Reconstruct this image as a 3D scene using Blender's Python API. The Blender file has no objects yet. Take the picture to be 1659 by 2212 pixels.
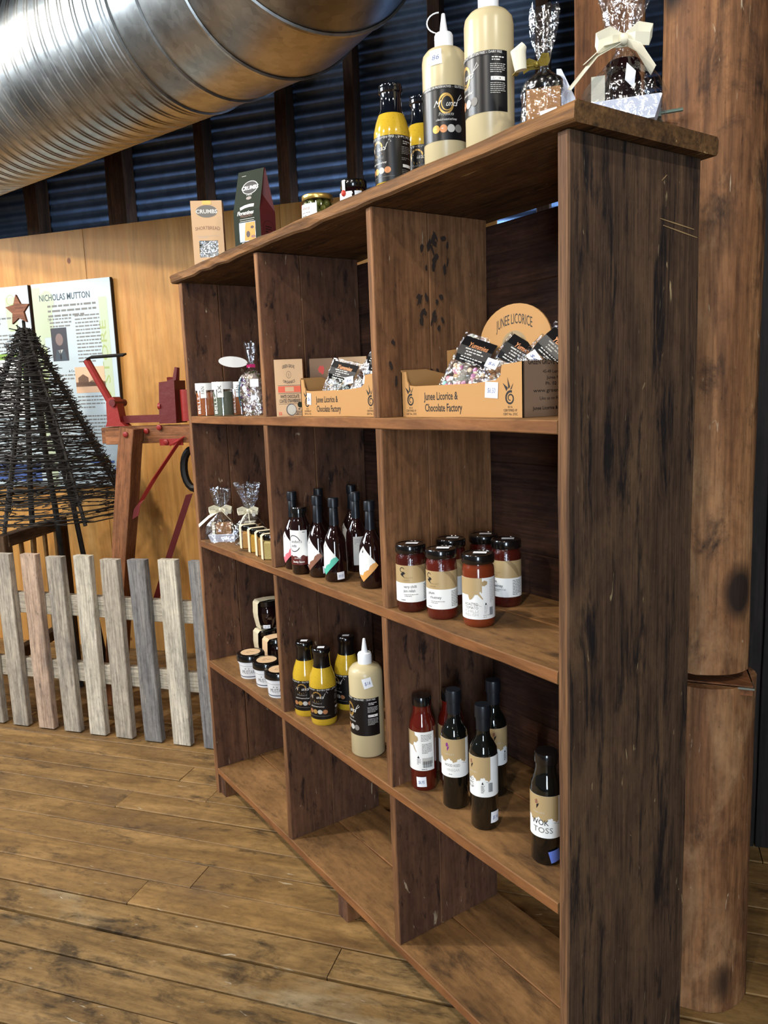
import bpy, bmesh, math, random
from mathutils import Vector, Matrix, noise
sc = bpy.context.scene
COL = sc.collection
random.seed(7)
PI = math.pi

# ------------------------------------------------------------------ camera
cam_d = bpy.data.cameras.new('camera'); cam = bpy.data.objects.new('camera', cam_d); COL.objects.link(cam)
cam_d.sensor_fit = 'HORIZONTAL'; cam_d.sensor_width = 36.0; cam_d.lens = 1654.24 / 1659 * 36.0
cam_d.clip_start = 0.02
CR = Matrix(((0.565305, -0.105527, 0.818104), (0.824044, 0.116946, -0.554325), (-0.037178, 0.987516, 0.153069)))
CP = Vector((0.89062, -0.95566, 1.45012))
cam.matrix_world = Matrix.Translation(CP) @ CR.to_4x4()
sc.camera = cam

# ------------------------------------------------------------------ world, lights, exposure
wd = bpy.data.worlds.new('world'); sc.world = wd; wd.use_nodes = True
wd.node_tree.nodes['Background'].inputs[0].default_value = (0.62, 0.57, 0.52, 1)
wd.node_tree.nodes['Background'].inputs[1].default_value = 0.15
sc.view_settings.view_transform = 'Standard'; sc.view_settings.look = 'None'
sc.view_settings.exposure = 0.14; sc.view_settings.gamma = 1.0; sc.view_settings.use_curve_mapping = False

def look_rot(src, dst):
    return (Vector(dst) - Vector(src)).to_track_quat('-Z', 'Y').to_euler()
def area(name, loc, target, sx, sy, power, col):
    d = bpy.data.lights.new(name, 'AREA'); d.shape = 'RECTANGLE'; d.size = sx; d.size_y = sy; d.energy = power; d.color = col
    o = bpy.data.objects.new(name, d); COL.objects.link(o); o.location = loc; o.rotation_euler = look_rot(loc, target); return o
def bulb(name, loc, power, col, r=0.05):
    d = bpy.data.lights.new(name, 'POINT'); d.energy = power; d.color = col; d.shadow_soft_size = r
    o = bpy.data.objects.new(name, d); COL.objects.link(o); o.location = loc; return o
# shaded ceiling lamps of the shop floor (behind and to the left of the camera)
for k, (x, y, z, p) in enumerate([(-1.87, -1.72, 3.30, 190), (-0.5, -2.6, 3.3, 80), (0.9, -1.7, 3.3, 80), (-2.6, -3.0, 3.3, 80),
                                  (1.7, -0.2, 3.2, 60), (-0.9, -4.0, 3.3, 60), (1.9, -3.2, 3.3, 60), (-3.3, -1.6, 3.3, 90)]):
    d = bpy.data.lights.new('ceiling_lamp', 'SPOT'); d.energy = p; d.color = (1.0, 0.93, 0.83); d.shadow_soft_size = 0.05; d.spot_size = math.radians(156); d.spot_blend = 0.18
    o = bpy.data.objects.new('ceiling_lamp', d); COL.objects.link(o); o.location = (x, y, z)
# daylight: an open door behind the camera, windows along the far side of the shed
area('door_daylight', (3.3, -3.0, 1.45), (-0.6, 0.2, 1.2), 0.6, 2.1, 125, (0.70, 0.84, 1.0))
area('window_daylight', (-4.4, -4.8, 3.6), (-1.8, 0.2, 2.6), 3.2, 1.3, 260, (0.76, 0.88, 1.0))

# ------------------------------------------------------------------ helpers
def srgb(r, g, b):
    f = lambda c: (c / 255) / 12.92 if c / 255 <= 0.04045 else (((c / 255) + 0.055) / 1.055) ** 2.4
    return (f(r), f(g), f(b), 1.0)

class MB:
    """collects geometry for one mesh object"""
    def __init__(s): s.v = []; s.f = []; s.m = []
    def add(s, vs, fs, mi=0):
        b = len(s.v); s.v += [tuple(p) for p in vs]
        for q in fs: s.f.append(tuple(i + b for i in q)); s.m.append(mi)
        return s
    def box(s, c, d, mi=0, M=None):
        x, y, z = d[0] / 2, d[1] / 2, d[2] / 2
        P = [Vector((i * x, j * y, k * z)) for k in (-1, 1) for j in (-1, 1) for i in (-1, 1)]
        P = [(M @ p if M else p) + Vector(c) for p in P]
        return s.add(P, [(0, 2, 3, 1), (4, 5, 7, 6), (0, 1, 5, 4), (2, 6, 7, 3), (0, 4, 6, 2), (1, 3, 7, 5)], mi)
    def lathe(s, prof, n=28, c=(0, 0, 0), mi=0, ex=1.0):
        vs = []; fs = []
        for r, z in prof:
            for i in range(n):
                a = 2 * PI * i / n
                vs.append((c[0] + r * math.cos(a), c[1] + r * math.sin(a) * ex, c[2] + z))
        for k in range(len(prof) - 1):
            for i in range(n):
                j = (i + 1) % n
                fs.append((k * n + i, k * n + j, (k + 1) * n + j, (k + 1) * n + i))
        fs.append(tuple(reversed(range(n)))); fs.append(tuple((len(prof) - 1) * n + i for i in range(n)))
        return s.add(vs, fs, mi)
    def tube(s, pts, r, n=8, mi=0, closed=False):
        pts = [Vector(p) for p in pts]; m = len(pts); vs = []; fs = []
        rr = r if isinstance(r, (list, tuple)) else [r] * m
        up = Vector((0.13, 0.21, 0.97)); prev = None
        for k in range(m):
            a = pts[k - 1] if (k > 0 or closed) else pts[k]; b = pts[(k + 1) % m] if (k < m - 1 or closed) else pts[k]
            t = (b - a).normalized()
            u = (prev - t * prev.dot(t)) if prev else up.cross(t)
            if u.length < 1e-4: u = Vector((1, 0, 0)).cross(t)
            u.normalize(); prev = u; w = t.cross(u)
            for i in range(n):
                an = 2 * PI * i / n; vs.append(pts[k] + (u * math.cos(an) + w * math.sin(an)) * rr[k])
        for k in range(m if closed else m - 1):
            for i in range(n):
                j = (i + 1) % n; k2 = (k + 1) % m
                fs.append((k * n + i, k * n + j, k2 * n + j, k2 * n + i))
        if not closed: fs.append(tuple(reversed(range(n)))); fs.append(tuple((m - 1) * n + i for i in range(n)))
        return s.add(vs, fs, mi)
    def prism(s, poly, t, M, mi=0):
        """polygon in local xy extruded by t along local z, placed by M"""
        n = len(poly); vs = [M @ Vector((p[0], p[1], 0)) for p in poly] + [M @ Vector((p[0], p[1], t)) for p in poly]
        fs = [tuple(reversed(range(n))), tuple(range(n, 2 * n))] + [(i, (i + 1) % n, n + (i + 1) % n, n + i) for i in range(n)]
        return s.add(vs, fs, mi)
    def ribbon(s, pts, widths, wdir, t=0.0008, mi=0):
        """flat band along pts; wdir = width direction (vector or list)"""
        m = len(pts); vs = []; fs = []
        for k in range(m):
            p = Vector(pts[k]); w = Vector(wdir[k] if isinstance(wdir, list) else wdir).normalized() * (widths[k] if isinstance(widths, (list, tuple)) else widths) / 2
            tg = (Vector(pts[min(k + 1, m - 1)]) - Vector(pts[max(k - 1, 0)]))
            nn = tg.cross(w); nn = nn.normalized() * t if nn.length > 1e-9 else Vector((0, 0, t))
            vs += [p - w - nn, p + w - nn, p + w + nn, p - w + nn]
        for k in range(m - 1):
            for i in range(4): fs.append((k * 4 + i, k * 4 + (i + 1) % 4, k * 4 + 4 + (i + 1) % 4, k * 4 + 4 + i))
        fs += [(3, 2, 1, 0), tuple((m - 1) * 4 + i for i in range(4))]
        return s.add(vs, fs, mi)
    def ball(s, c, r, n=8, m=6, mi=0, sq=(1, 1, 1)):
        prof = [(r * math.sin(PI * (k + .5) / m), -r * math.cos(PI * (k + .5) / m)) for k in range(m)]
        b = len(s.v); s.lathe(prof, n, (0, 0, 0), mi)
        for i in range(b, len(s.v)): p = s.v[i]; s.v[i] = (c[0] + p[0] * sq[0], c[1] + p[1] * sq[1], c[2] + p[2] * sq[2])
        return s
    def build(s, name, mats, parent=None, smooth=False, loc=None, rot=None, angle=None):
        me = bpy.data.meshes.new(name); me.from_pydata(s.v, [], s.f)
        mats = mats if isinstance(mats, (list, tuple)) else [mats]
        for m in mats: me.materials.append(m)
        if len(mats) > 1: me.polygons.foreach_set('material_index', s.m)
        bm = bmesh.new(); bm.from_mesh(me); bmesh.ops.recalc_face_normals(bm, faces=bm.faces); bm.to_mesh(me); bm.free()
        if smooth:
            me.polygons.foreach_set('use_smooth', [True] * len(me.polygons))
            me.set_sharp_from_angle(angle=math.radians(angle or 38))
        me.update()
        o = bpy.data.objects.new(name, me); COL.objects.link(o)
        if parent: o.parent = parent
        if loc is not None: o.location = loc
        if rot is not None: o.rotation_euler = rot
        return o

def tag(o, label=None, cat=None, group=None, kind=None):
    if label: o['label'] = label
    if cat: o['category'] = cat
    if group: o['group'] = group
    if kind: o['kind'] = kind
    return o
def thing(name, label, cat, loc=(0, 0, 0), rotz=0.0, group=None):
    o = bpy.data.objects.new(name, None); COL.objects.link(o); o.empty_display_size = 0.05
    o.location = loc; o.rotation_euler = (0, 0, rotz)
    return tag(o, label, cat, group)

# building frame: s runs along the shed wall and floor boards, d across it
ANG = math.radians(37.5)
E1 = Vector((math.cos(ANG), math.sin(ANG), 0)); EN = Vector((-math.sin(ANG), math.cos(ANG), 0))
def EP(s, d, z): return E1 * s + EN * d + Vector((0, 0, z))
BM = Matrix.Rotation(ANG, 4, 'Z')

def board(name, L, W, T, M, mat, parent=None, jit=0.0012, ch=0.002, seed=None, nseg=None, warp=0.0):
    """worn board: length on local X, width on local Y, thickness on local Z, chamfered, slightly uneven"""
    rnd = random.Random(seed if seed is not None else random.random())
    n = nseg or max(1, int(L / 0.14)); vs = []; fs = []
    w, t = W / 2, T / 2; ch = min(ch, t * .45)
    sec = [(-w + ch, -t), (w - ch, -t), (w, -t + ch), (w, t - ch), (w - ch, t), (-w + ch, t), (-w, t - ch), (-w, -t + ch)]
    for k in range(n + 1):
        x = -L / 2 + L * k / n; dy = warp * math.sin(k * 1.7 + L * 9)
        for i in range(0, 8, 2):
            jy, jz = rnd.uniform(-jit, jit), rnd.uniform(-jit, jit)
            for q in (sec[i - 1 if i else 7], sec[i]):
                vs.append((x, q[0] + jy + dy, q[1] + jz))
    for k in range(n):
        for i in range(8):
            j = (i + 1) % 8; fs.append((k * 8 + i, k * 8 + j, k * 8 + 8 + j, k * 8 + 8 + i))
    fs += [tuple(reversed(range(8))), tuple(n * 8 + i for i in range(8))]
    mb = MB(); mb.add(vs, fs); o = mb.build(name, mat, parent)
    o.matrix_local = M
    return o
def MX(loc, xa, ya):
    """placement whose local X runs along xa and local Y along ya"""
    x = Vector(xa).normalized(); y = Vector(ya); y = (y - x * x.dot(y)).normalized(); z = x.cross(y)
    m = Matrix((x, y, z)).transposed().to_4x4(); m.translation = Vector(loc); return m

# ------------------------------------------------------------------ text
_tc = {}
def glyphs(txt, shear=0.0, bold=0.0, spacing=1.0):
    key = (txt, shear, bold, spacing)
    if key in _tc: return _tc[key]
    cu = bpy.data.curves.new('t', 'FONT'); cu.body = txt; cu.size = 1.0; cu.shear = shear; cu.offset = bold; cu.resolution_u = 2
    cu.space_character = spacing; cu.align_x = 'LEFT'
    ob = bpy.data.objects.new('t', cu); COL.objects.link(ob)
    dg = bpy.context.evaluated_depsgraph_get(); me = ob.evaluated_get(dg).to_mesh()
    vs = [(v.co.x, v.co.y) for v in me.vertices]; fs = [tuple(p.vertices) for p in me.polygons]
    ob.evaluated_get(dg).to_mesh_clear(); bpy.data.objects.remove(ob); bpy.data.curves.remove(cu)
    xs = [v[0] for v in vs] or [0, 1]; x0, x1 = min(xs), max(xs)
    _tc[key] = ([(x - x0, y) for x, y in vs], fs, x1 - x0); return _tc[key]

class Print:
    """ink on a surface: fmap(x, y, lift) gives the point on the surface"""
    def __init__(s, fmap): s.mb = MB(); s.fm = fmap; s.k = 1
    def _l(s): s.k += 1; return 0.00025 + 0.000035 * min(s.k, 14)
    def text(s, t, x, y, h, w=None, mi=0, align='c', shear=0, bold=0, rot=0, spacing=1.0, arc=0):
        vs, fs, W = glyphs(t, shear, bold, spacing); sy = h / 0.72; sx = (w / W) if w else sy
        tw = W * sx; ox = {'c': -tw / 2, 'l': 0, 'r': -tw}[align]; l = s._l(); c, sn = math.cos(rot), math.sin(rot)
        P = []
        for a, b in vs:
            u, v = a * sx + ox, b * sy
            if arc: v += arc * (1 - (2 * u / tw) ** 2) * (1 if align == 'c' else 0)
            P.append(s.fm(x + u * c - v * sn, y + u * sn + v * c, l))
        s.mb.add(P, fs, mi); return s
    def poly(s, pts, mi=0, lift=None):
        l = lift or s._l()
        if getattr(s.fm, 'curved', False):      # cut into narrow strips so that the ink follows the curve
            x0, x1 = min(p[0] for p in pts), max(p[0] for p in pts); n = max(1, math.ceil((x1 - x0) / .004))
            def clip(P, xc, sg):
                out = []
                for a, b in zip(P, P[1:] + P[:1]):
                    ia, ib = sg * (a[0] - xc) >= 0, sg * (b[0] - xc) >= 0
                    if ia: out.append(a)
                    if ia != ib: f = (xc - a[0]) / (b[0] - a[0]); out.append((xc, a[1] + f * (b[1] - a[1])))
                return out
            for k in range(n):
                q = clip(clip(list(pts), x0 + (x1 - x0) * k / n, 1), x0 + (x1 - x0) * (k + 1) / n, -1)
                if len(q) > 2: s.mb.add([s.fm(a, b, l) for a, b in q], [tuple(range(len(q)))], mi)
            return s
        s.mb.add([s.fm(a, b, l) for a, b in pts], [tuple(range(len(pts)))], mi); return s
    def rect(s, x0, y0, x1, y1, mi=0, n=1, lift=None):
        l = lift or s._l()
        if getattr(s.fm, 'curved', False): n = max(n, math.ceil(abs(x1 - x0) / .004))
        for k in range(n):
            a, b = x0 + (x1 - x0) * k / n, x0 + (x1 - x0) * (k + 1) / n
            s.mb.add([s.fm(a, y0, l), s.fm(b, y0, l), s.fm(b, y1, l), s.fm(a, y1, l)], [(0, 1, 2, 3)], mi)
        return s
    def disc(s, x, y, rx, ry=None, mi=0, n=20):
        ry = ry or rx
        return s.poly([(x + rx * math.cos(2 * PI * i / n), y + ry * math.sin(2 * PI * i / n)) for i in range(n)], mi)
    def ring(s, x, y, r0, r1, mi=0, a0=0, a1=2 * PI, n=28, sy=1.0):
        l = s._l(); P = []; F = []
        for i in range(n + 1):
            a = a0 + (a1 - a0) * i / n
            P += [s.fm(x + r0 * math.cos(a), y + r0 * sy * math.sin(a), l), s.fm(x + r1 * math.cos(a), y + r1 * sy * math.sin(a), l)]
        for i in range(n): F.append((2 * i, 2 * i + 1, 2 * i + 3, 2 * i + 2))
        s.mb.add(P, F, mi); return s
    def stroke(s, pts, w, mi=0):
        l = s._l(); P = []; F = []
        for k, p in enumerate(pts):
            a = pts[max(k - 1, 0)]; b = pts[min(k + 1, len(pts) - 1)]; dx, dy = b[0] - a[0], b[1] - a[1]; q = math.hypot(dx, dy) or 1
            ww = (w[k] if isinstance(w, list) else w) / 2
            P += [s.fm(p[0] - dy / q * ww, p[1] + dx / q * ww, l), s.fm(p[0] + dy / q * ww, p[1] - dx / q * ww, l)]
        for k in range(len(pts) - 1): F.append((2 * k, 2 * k + 1, 2 * k + 3, 2 * k + 2))
        s.mb.add(P, F, mi); return s
    def para(s, x0, y0, w, lines, dy, h, mi=0, seed=1, fill=1.0):
        """small body text that cannot be read: rows of word-sized strokes"""
        r = random.Random(seed); l = s._l()
        for k in range(lines):
            x = x0; end = x0 + w * (1 if k < lines - 1 else r.uniform(.4, .8)) * fill
            while x < end - h:
                ww = min(r.uniform(1.2, 5) * h, end - x)
                s.mb.add([s.fm(x, y0 - k * dy, l), s.fm(x + ww, y0 - k * dy, l), s.fm(x + ww, y0 - k * dy + h, l), s.fm(x, y0 - k * dy + h, l)], [(0, 1, 2, 3)], mi)
                x += ww + h * .7
        return s
    def spiral(s, x, y, r, mi=0, turns=1.6):
        n = 26; pts = [(x + r * (1 - .72 * i / n) * math.cos(1.2 + turns * 2 * PI * i / n), y + r * (1 - .72 * i / n) * math.sin(1.2 + turns * 2 * PI * i / n)) for i in range(n + 1)]
        return s.stroke(pts, [r * (.34 - .22 * i / n) for i in range(n + 1)], mi)
    def build(s, mats, parent, name='print'):
        return s.mb.build(name, mats, parent)

def flat(o, u, v):
    o, u, v = Vector(o), Vector(u).normalized(), Vector(v).normalized(); nn = u.cross(v)
    return lambda x, y, l: o + u * x + v * y + nn * l
def cyl(r, th0=0.0, z0=0.0):
    """wraps x around an upright cylinder; angle 0 looks along -Y, positive towards +X"""
    def f(x, y, l):
        rr = r(z0 + y) if callable(r) else r
        a = th0 + x / (r(z0) if callable(r) else r); return Vector(((rr + l) * math.sin(a), -(rr + l) * math.cos(a), z0 + y))
    f.curved = True; return f
def cyl_patch(r, a0, a1, z0, z1, n=None, lift=0.0005, zlo=None, zhi=None, nz=1):
    n = n or max(2, int(abs(a1 - a0) / 0.16)); mb = MB(); P = []; F = []
    for i in range(n + 1):
        a = a0 + (a1 - a0) * i / n; lo = zlo(a) if zlo else z0; hi = zhi(a) if zhi else z1
        for k in range(nz + 1):
            z = lo + (hi - lo) * k / nz; rr = (r(z) if callable(r) else r) + lift
            P.append((rr * math.sin(a), -rr * math.cos(a), z))
    for i in range(n):
        for k in range(nz): q = i * (nz + 1) + k; F.append((q, q + nz + 1, q + nz + 2, q + 1))
    mb.add(P, F); return mb
D = math.radians

# ------------------------------------------------------------------ materials
def pm(name, col, rough=0.5, metal=0.0, spec=0.5, coat=0.0, trans=0.0, ior=1.45, bump=0.0, bscale=60, sss=0.0):
    m = bpy.data.materials.new(name); m.use_nodes = True; b = m.node_tree.nodes['Principled BSDF']
    b.inputs['Base Color'].default_value = col; b.inputs['Roughness'].default_value = rough; b.inputs['Metallic'].default_value = metal
    b.inputs['Specular IOR Level'].default_value = spec; b.inputs['Coat Weight'].default_value = coat; b.inputs['Coat Roughness'].default_value = 0.05
    b.inputs['Transmission Weight'].default_value = trans; b.inputs['IOR'].default_value = ior
    if sss: b.inputs['Subsurface Weight'].default_value = sss; b.inputs['Subsurface Radius'].default_value = (.01, .008, .005)
    if bump:
        nt = m.node_tree; N = nt.nodes.new('ShaderNodeTexNoise'); N.inputs['Scale'].default_value = bscale; N.inputs['Detail'].default_value = 4
        tc = nt.nodes.new('ShaderNodeTexCoord'); nt.links.new(tc.outputs['Object'], N.inputs['Vector'])
        B = nt.nodes.new('ShaderNodeBump'); B.inputs['Strength'].default_value = bump; B.inputs['Distance'].default_value = 0.01
        nt.links.new(N.outputs['Fac'], B.inputs['Height']); nt.links.new(B.outputs['Normal'], b.inputs['Normal'])
    return m

def nodes(m): return m.node_tree.nodes, m.node_tree.links
def ramp(nt, stops, interp='LINEAR'):
    r = nt.nodes.new('ShaderNodeValToRGB'); r.color_ramp.interpolation = interp
    e = r.color_ramp.elements
    while len(e) < len(stops): e.new(0.5)
    for q, (p, c) in zip(e, stops): q.position = p; q.color = c
    return r
def mixc(nt, fac, a, b, mode='MIX'):
    n = nt.nodes.new('ShaderNodeMix'); n.data_type = 'RGBA'; n.blend_type = mode; n.clamp_factor = True
    if isinstance(fac, (int, float)): n.inputs[0].default_value = fac
    else: nt.links.new(fac, n.inputs[0])
    for i, v in ((6, a), (7, b)):
        if isinstance(v, tuple): n.inputs[i].default_value = v
        else: nt.links.new(v, n.inputs[i])
    return n.outputs[2]

def wood(name, cols, stain=None, amount=0.4, stain_scale=(1.6, 9, 9), stain_thr=(0.52, 0.66), scratch=None, freq=16, along=1.3, rough=0.72,
         bump=0.35, spec=0.25, var=0.25, fibre=0.45, patch=None, patch_thr=(0.55, 0.7), patch_scale=(2, 4, 4), edge=None, dist=0.8, mottle=0.75, knots=0):
    """timber with its grain along local X"""
    m = bpy.data.materials.new(name); m.use_nodes = True; nt = m.node_tree; b = nt.nodes['Principled BSDF']; L = nt.links.new
    tc = nt.nodes.new('ShaderNodeTexCoord'); oi = nt.nodes.new('ShaderNodeObjectInfo')
    mul = nt.nodes.new('ShaderNodeVectorMath'); mul.operation = 'SCALE'; mul.inputs[0].default_value = (31, 17, 53); L(oi.outputs['Random'], mul.inputs['Scale'])
    add = nt.nodes.new('ShaderNodeVectorMath'); add.operation = 'ADD'; L(tc.outputs['Object'], add.inputs[0]); L(mul.outputs[0], add.inputs[1])
    def ns(scale, detail=6, rg=0.6, ds=0.0):
        mp = nt.nodes.new('ShaderNodeMapping'); mp.inputs['Scale'].default_value = scale; L(add.outputs[0], mp.inputs['Vector'])
        n = nt.nodes.new('ShaderNodeTexNoise'); n.inputs['Scale'].default_value = 1.0; n.inputs['Detail'].default_value = detail
        n.inputs['Roughness'].default_value = rg; n.inputs['Distortion'].default_value = ds; L(mp.outputs[0], n.inputs['Vector']); return n.outputs['Fac']
    g = ns((along, freq, freq), 7, 0.62, dist); k = len(cols)
    r = ramp(nt, [(0.28 + 0.44 * i / (k - 1), c) for i, c in enumerate(cols)]); L(g, r.inputs[0]); c = r.outputs[0]
    fb = ns((along * 5, freq * 9, freq * 9), 3, 0.6)
    fr = ramp(nt, [(0.3, (1 - fibre,) * 3 + (1,)), (0.62, (1.08,) * 3 + (1,))]); L(fb, fr.inputs[0]); c = mixc(nt, 1.0, c, fr.outputs[0], 'MULTIPLY')
    if patch:
        pf = ramp(nt, [(patch_thr[0], (0, 0, 0, 1)), (patch_thr[1], (1, 1, 1, 1))]); L(ns(patch_scale, 5, 0.6, 0.5), pf.inputs[0])
        c = mixc(nt, pf.outputs[0], c, patch)
    if stain:
        sf = ramp(nt, [(stain_thr[0], (0, 0, 0, 1)), (stain_thr[1], (amount,) * 3 + (1,))]); L(ns(stain_scale, 6, 0.68, 0.4), sf.inputs[0])
        c = mixc(nt, sf.outputs[0], c, stain)
    if scratch:
        qf = ramp(nt, [(0.70, (0, 0, 0, 1)), (0.76, (0.8,) * 3 + (1,))]); L(ns((14, 60, 60), 3, 0.5, 1.0), qf.inputs[0])
        c = mixc(nt, qf.outputs[0], c, scratch)
    mt = ramp(nt, [(0.32, (.60, .56, .54, 1)), (0.5, (.98, .97, .96, 1)), (0.68, (1.22, 1.18, 1.12, 1))]); L(ns((26, 48, 48), 9, .72, .3), mt.inputs[0]); c = mixc(nt, mottle, c, mt.outputs[0], 'MULTIPLY')
    fk = ramp(nt, [(0.27, (.35, .33, .36, 1)), (0.36, (1, 1, 1, 1))]); L(ns((38, 150, 150), 4, .6, .2), fk.inputs[0]); c = mixc(nt, mottle, c, fk.outputs[0], 'MULTIPLY')
    if knots:
        v = nt.nodes.new('ShaderNodeTexVoronoi'); v.inputs['Scale'].default_value = knots; mpk = nt.nodes.new('ShaderNodeMapping'); mpk.inputs['Scale'].default_value = (.62, 1, 1); L(add.outputs[0], mpk.inputs[0]); L(mpk.outputs[0], v.inputs['Vector'])
        kr = ramp(nt, [(0.10, (1, 1, 1, 1)), (0.15, (.55, .55, .55, 1)), (0.20, (0, 0, 0, 1))]); L(v.outputs['Distance'], kr.inputs[0]); c = mixc(nt, kr.outputs[0], c, (.022, .013, .009, 1))
    if edge:
        sp = nt.nodes.new('ShaderNodeSeparateXYZ'); L(tc.outputs['Normal'], sp.inputs[0]); ab = nt.nodes.new('ShaderNodeMath'); ab.operation = 'ABSOLUTE'; L(sp.outputs['Y'], ab.inputs[0])
        ef = ramp(nt, [(0.6, (0, 0, 0, 1)), (0.8, (.85,) * 3 + (1,))]); L(ab.outputs[0], ef.inputs[0])
        er = ramp(nt, [(0.3, edge[0]), (0.66, edge[1])]); L(ns((along * 3, freq * 3, freq * 3), 5, .65, .4), er.inputs[0])
        c = mixc(nt, ef.outputs[0], c, mixc(nt, 1.0, er.outputs[0], fr.outputs[0], 'MULTIPLY'))
    hv = nt.nodes.new('ShaderNodeHueSaturation'); mr = nt.nodes.new('ShaderNodeMapRange')
    mr.inputs['To Min'].default_value = 1 - var; mr.inputs['To Max'].default_value = 1 + var; L(oi.outputs['Random'], mr.inputs['Value'])
    L(mr.outputs[0], hv.inputs['Value']); L(c, hv.inputs['Color']); L(hv.outputs[0], b.inputs['Base Color'])
    b.inputs['Roughness'].default_value = rough; b.inputs['Specular IOR Level'].default_value = spec
    bp = nt.nodes.new('ShaderNodeBump'); bp.inputs['Strength'].default_value = bump; bp.inputs['Distance'].default_value = 0.004
    mx = nt.nodes.new('ShaderNodeMath'); mx.operation = 'ADD'; L(fb, mx.inputs[0]); L(g, mx.inputs[1]); L(mx.outputs[0], bp.inputs['Height']); L(bp.outputs[0], b.inputs['Normal'])
    return m

S = srgb
M_shelf = wood('shelf_timber', [S(74, 49, 37), S(97, 66, 48), S(116, 81, 59)], S(22, 17, 20), 0.85, (9, 30, 30), (0.565, 0.66), S(190, 170, 140), freq=8, var=0.16, bump=.2, fibre=.3, dist=1.4, patch=S(70, 50, 42), patch_thr=(.5, .72), edge=(S(88, 56, 34), S(144, 100, 62)))
M_shelf2 = wood('paler_shelf_timber', [S(102, 68, 44), S(128, 88, 57), S(144, 101, 67)], S(30, 22, 22), 0.85, (7, 26, 26), (0.64, 0.72), S(190, 170, 140), freq=12, var=0.06, bump=.25, edge=(S(88, 56, 34), S(144, 100, 62)))
M_topb = wood('top_board_timber', [S(66, 47, 28), S(96, 68, 40), S(122, 90, 54)], S(40, 28, 18), 0.8, (6, 30, 30), (0.54, 0.66), S(190, 160, 110), freq=14, var=.03, bump=.4, edge=(S(84, 54, 28), S(146, 100, 54)))
M_flat = wood('shelf_board_timber', [S(98, 70, 41), S(132, 96, 58), S(154, 114, 72)], S(58, 42, 28), 0.8, (5, 15, 15), (0.55, 0.68), None, freq=5, var=0.06, bump=.15, fibre=.2, dist=1.6, edge=(S(92, 54, 28), S(146, 94, 52)))
M_edge = wood('side_board_timber', [S(54, 40, 30), S(78, 58, 43), S(98, 74, 54)], S(16, 14, 18), 0.9, (4, 30, 30), (0.52, 0.63), S(170, 150, 112), freq=26, var=0.05, bump=.4, patch=S(92, 70, 50), patch_thr=(.50, .66), patch_scale=(2.2, 8, 8), edge=(S(74, 48, 34), S(134, 96, 62)))
M_rust = wood('edge_lipping_timber', [S(112, 62, 30), S(150, 88, 44), S(172, 108, 58)], S(60, 36, 22), 0.7, (6, 40, 40), (0.56, 0.68), S(190, 150, 100), freq=30, var=0.1, bump=.3)
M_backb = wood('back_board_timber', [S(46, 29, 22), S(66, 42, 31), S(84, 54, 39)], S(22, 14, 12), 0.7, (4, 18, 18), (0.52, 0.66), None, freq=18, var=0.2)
M_floor = wood('floor_timber', [S(100, 73, 40), S(132, 101, 58), S(154, 120, 74)], S(50, 37, 24), 0.8, (5, 12, 12), (0.565, 0.68), S(176, 160, 130), freq=6, along=1.2, var=0.09, bump=.2, fibre=.22, dist=1.5, rough=.62, spec=.35, patch=S(104, 80, 52), patch_thr=(.5, .7))
M_floor_old = wood('worn_floor_timber', [S(96, 72, 42), S(130, 102, 62), S(152, 123, 82)], S(40, 31, 22), 0.8, (6, 13, 13), (0.53, 0.66), S(186, 178, 160), freq=7, along=1.4, var=0.08, bump=.35, rough=.66, fibre=.25, dist=1.4, patch=S(142, 124, 94), patch_thr=(.57, .70))
M_fence = [wood('weathered_picket_%d' % i, c, S(84, 82, 84), .55, (2.5, 10, 10), (.52, .68), S(80, 74, 66), freq=15, var=0.06, bump=.3) for i, c in enumerate([
    [S(150, 142, 128), S(176, 166, 150), S(192, 184, 168)], [S(168, 142, 122), S(190, 164, 142), S(204, 180, 158)], [S(172, 164, 146), S(198, 190, 172), S(212, 204, 188)],
    [S(104, 106, 110), S(132, 130, 128), S(158, 152, 142)]])]
M_log = wood('log_timber', [S(90, 59, 39), S(126, 86, 55), S(156, 113, 75)], S(40, 28, 22), .85, (4.5, 9, 9), (.54, .66), S(200, 180, 150), freq=11, along=1.2, var=0.04, bump=.6, knots=4.2, patch=S(158, 120, 84), patch_thr=(.52, .66), patch_scale=(3, 7, 7))
M_stud = wood('stud_timber', [S(52, 34, 22), S(76, 50, 31), S(94, 64, 40)], S(30, 20, 14), .6, freq=14, var=.15)
M_plank = wood('post_timber', [S(96, 60, 34), S(126, 83, 48), S(146, 100, 62)], S(60, 36, 20), .6, (3, 12, 12), (.54, .68), freq=12, along=1.0, var=.05)
M_press = wood('press_timber', [S(104, 64, 38), S(134, 86, 54), S(152, 102, 68)], S(70, 44, 26), .5, freq=14, var=.06)
M_bench = wood('bench_timber', [S(60, 44, 30), S(86, 64, 44), S(104, 80, 56)], S(30, 22, 16), .5, freq=14, var=.1)
M_darkb = wood('shade_backing_timber', [S(20, 17, 16), S(32, 27, 24), S(42, 36, 31)], freq=14, var=.15)  # near-black tone stands in for shade right of the log
M_slat = wood('slat_timber', [S(120, 88, 48), S(150, 112, 64), S(172, 134, 84)], freq=16, var=.1)

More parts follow.
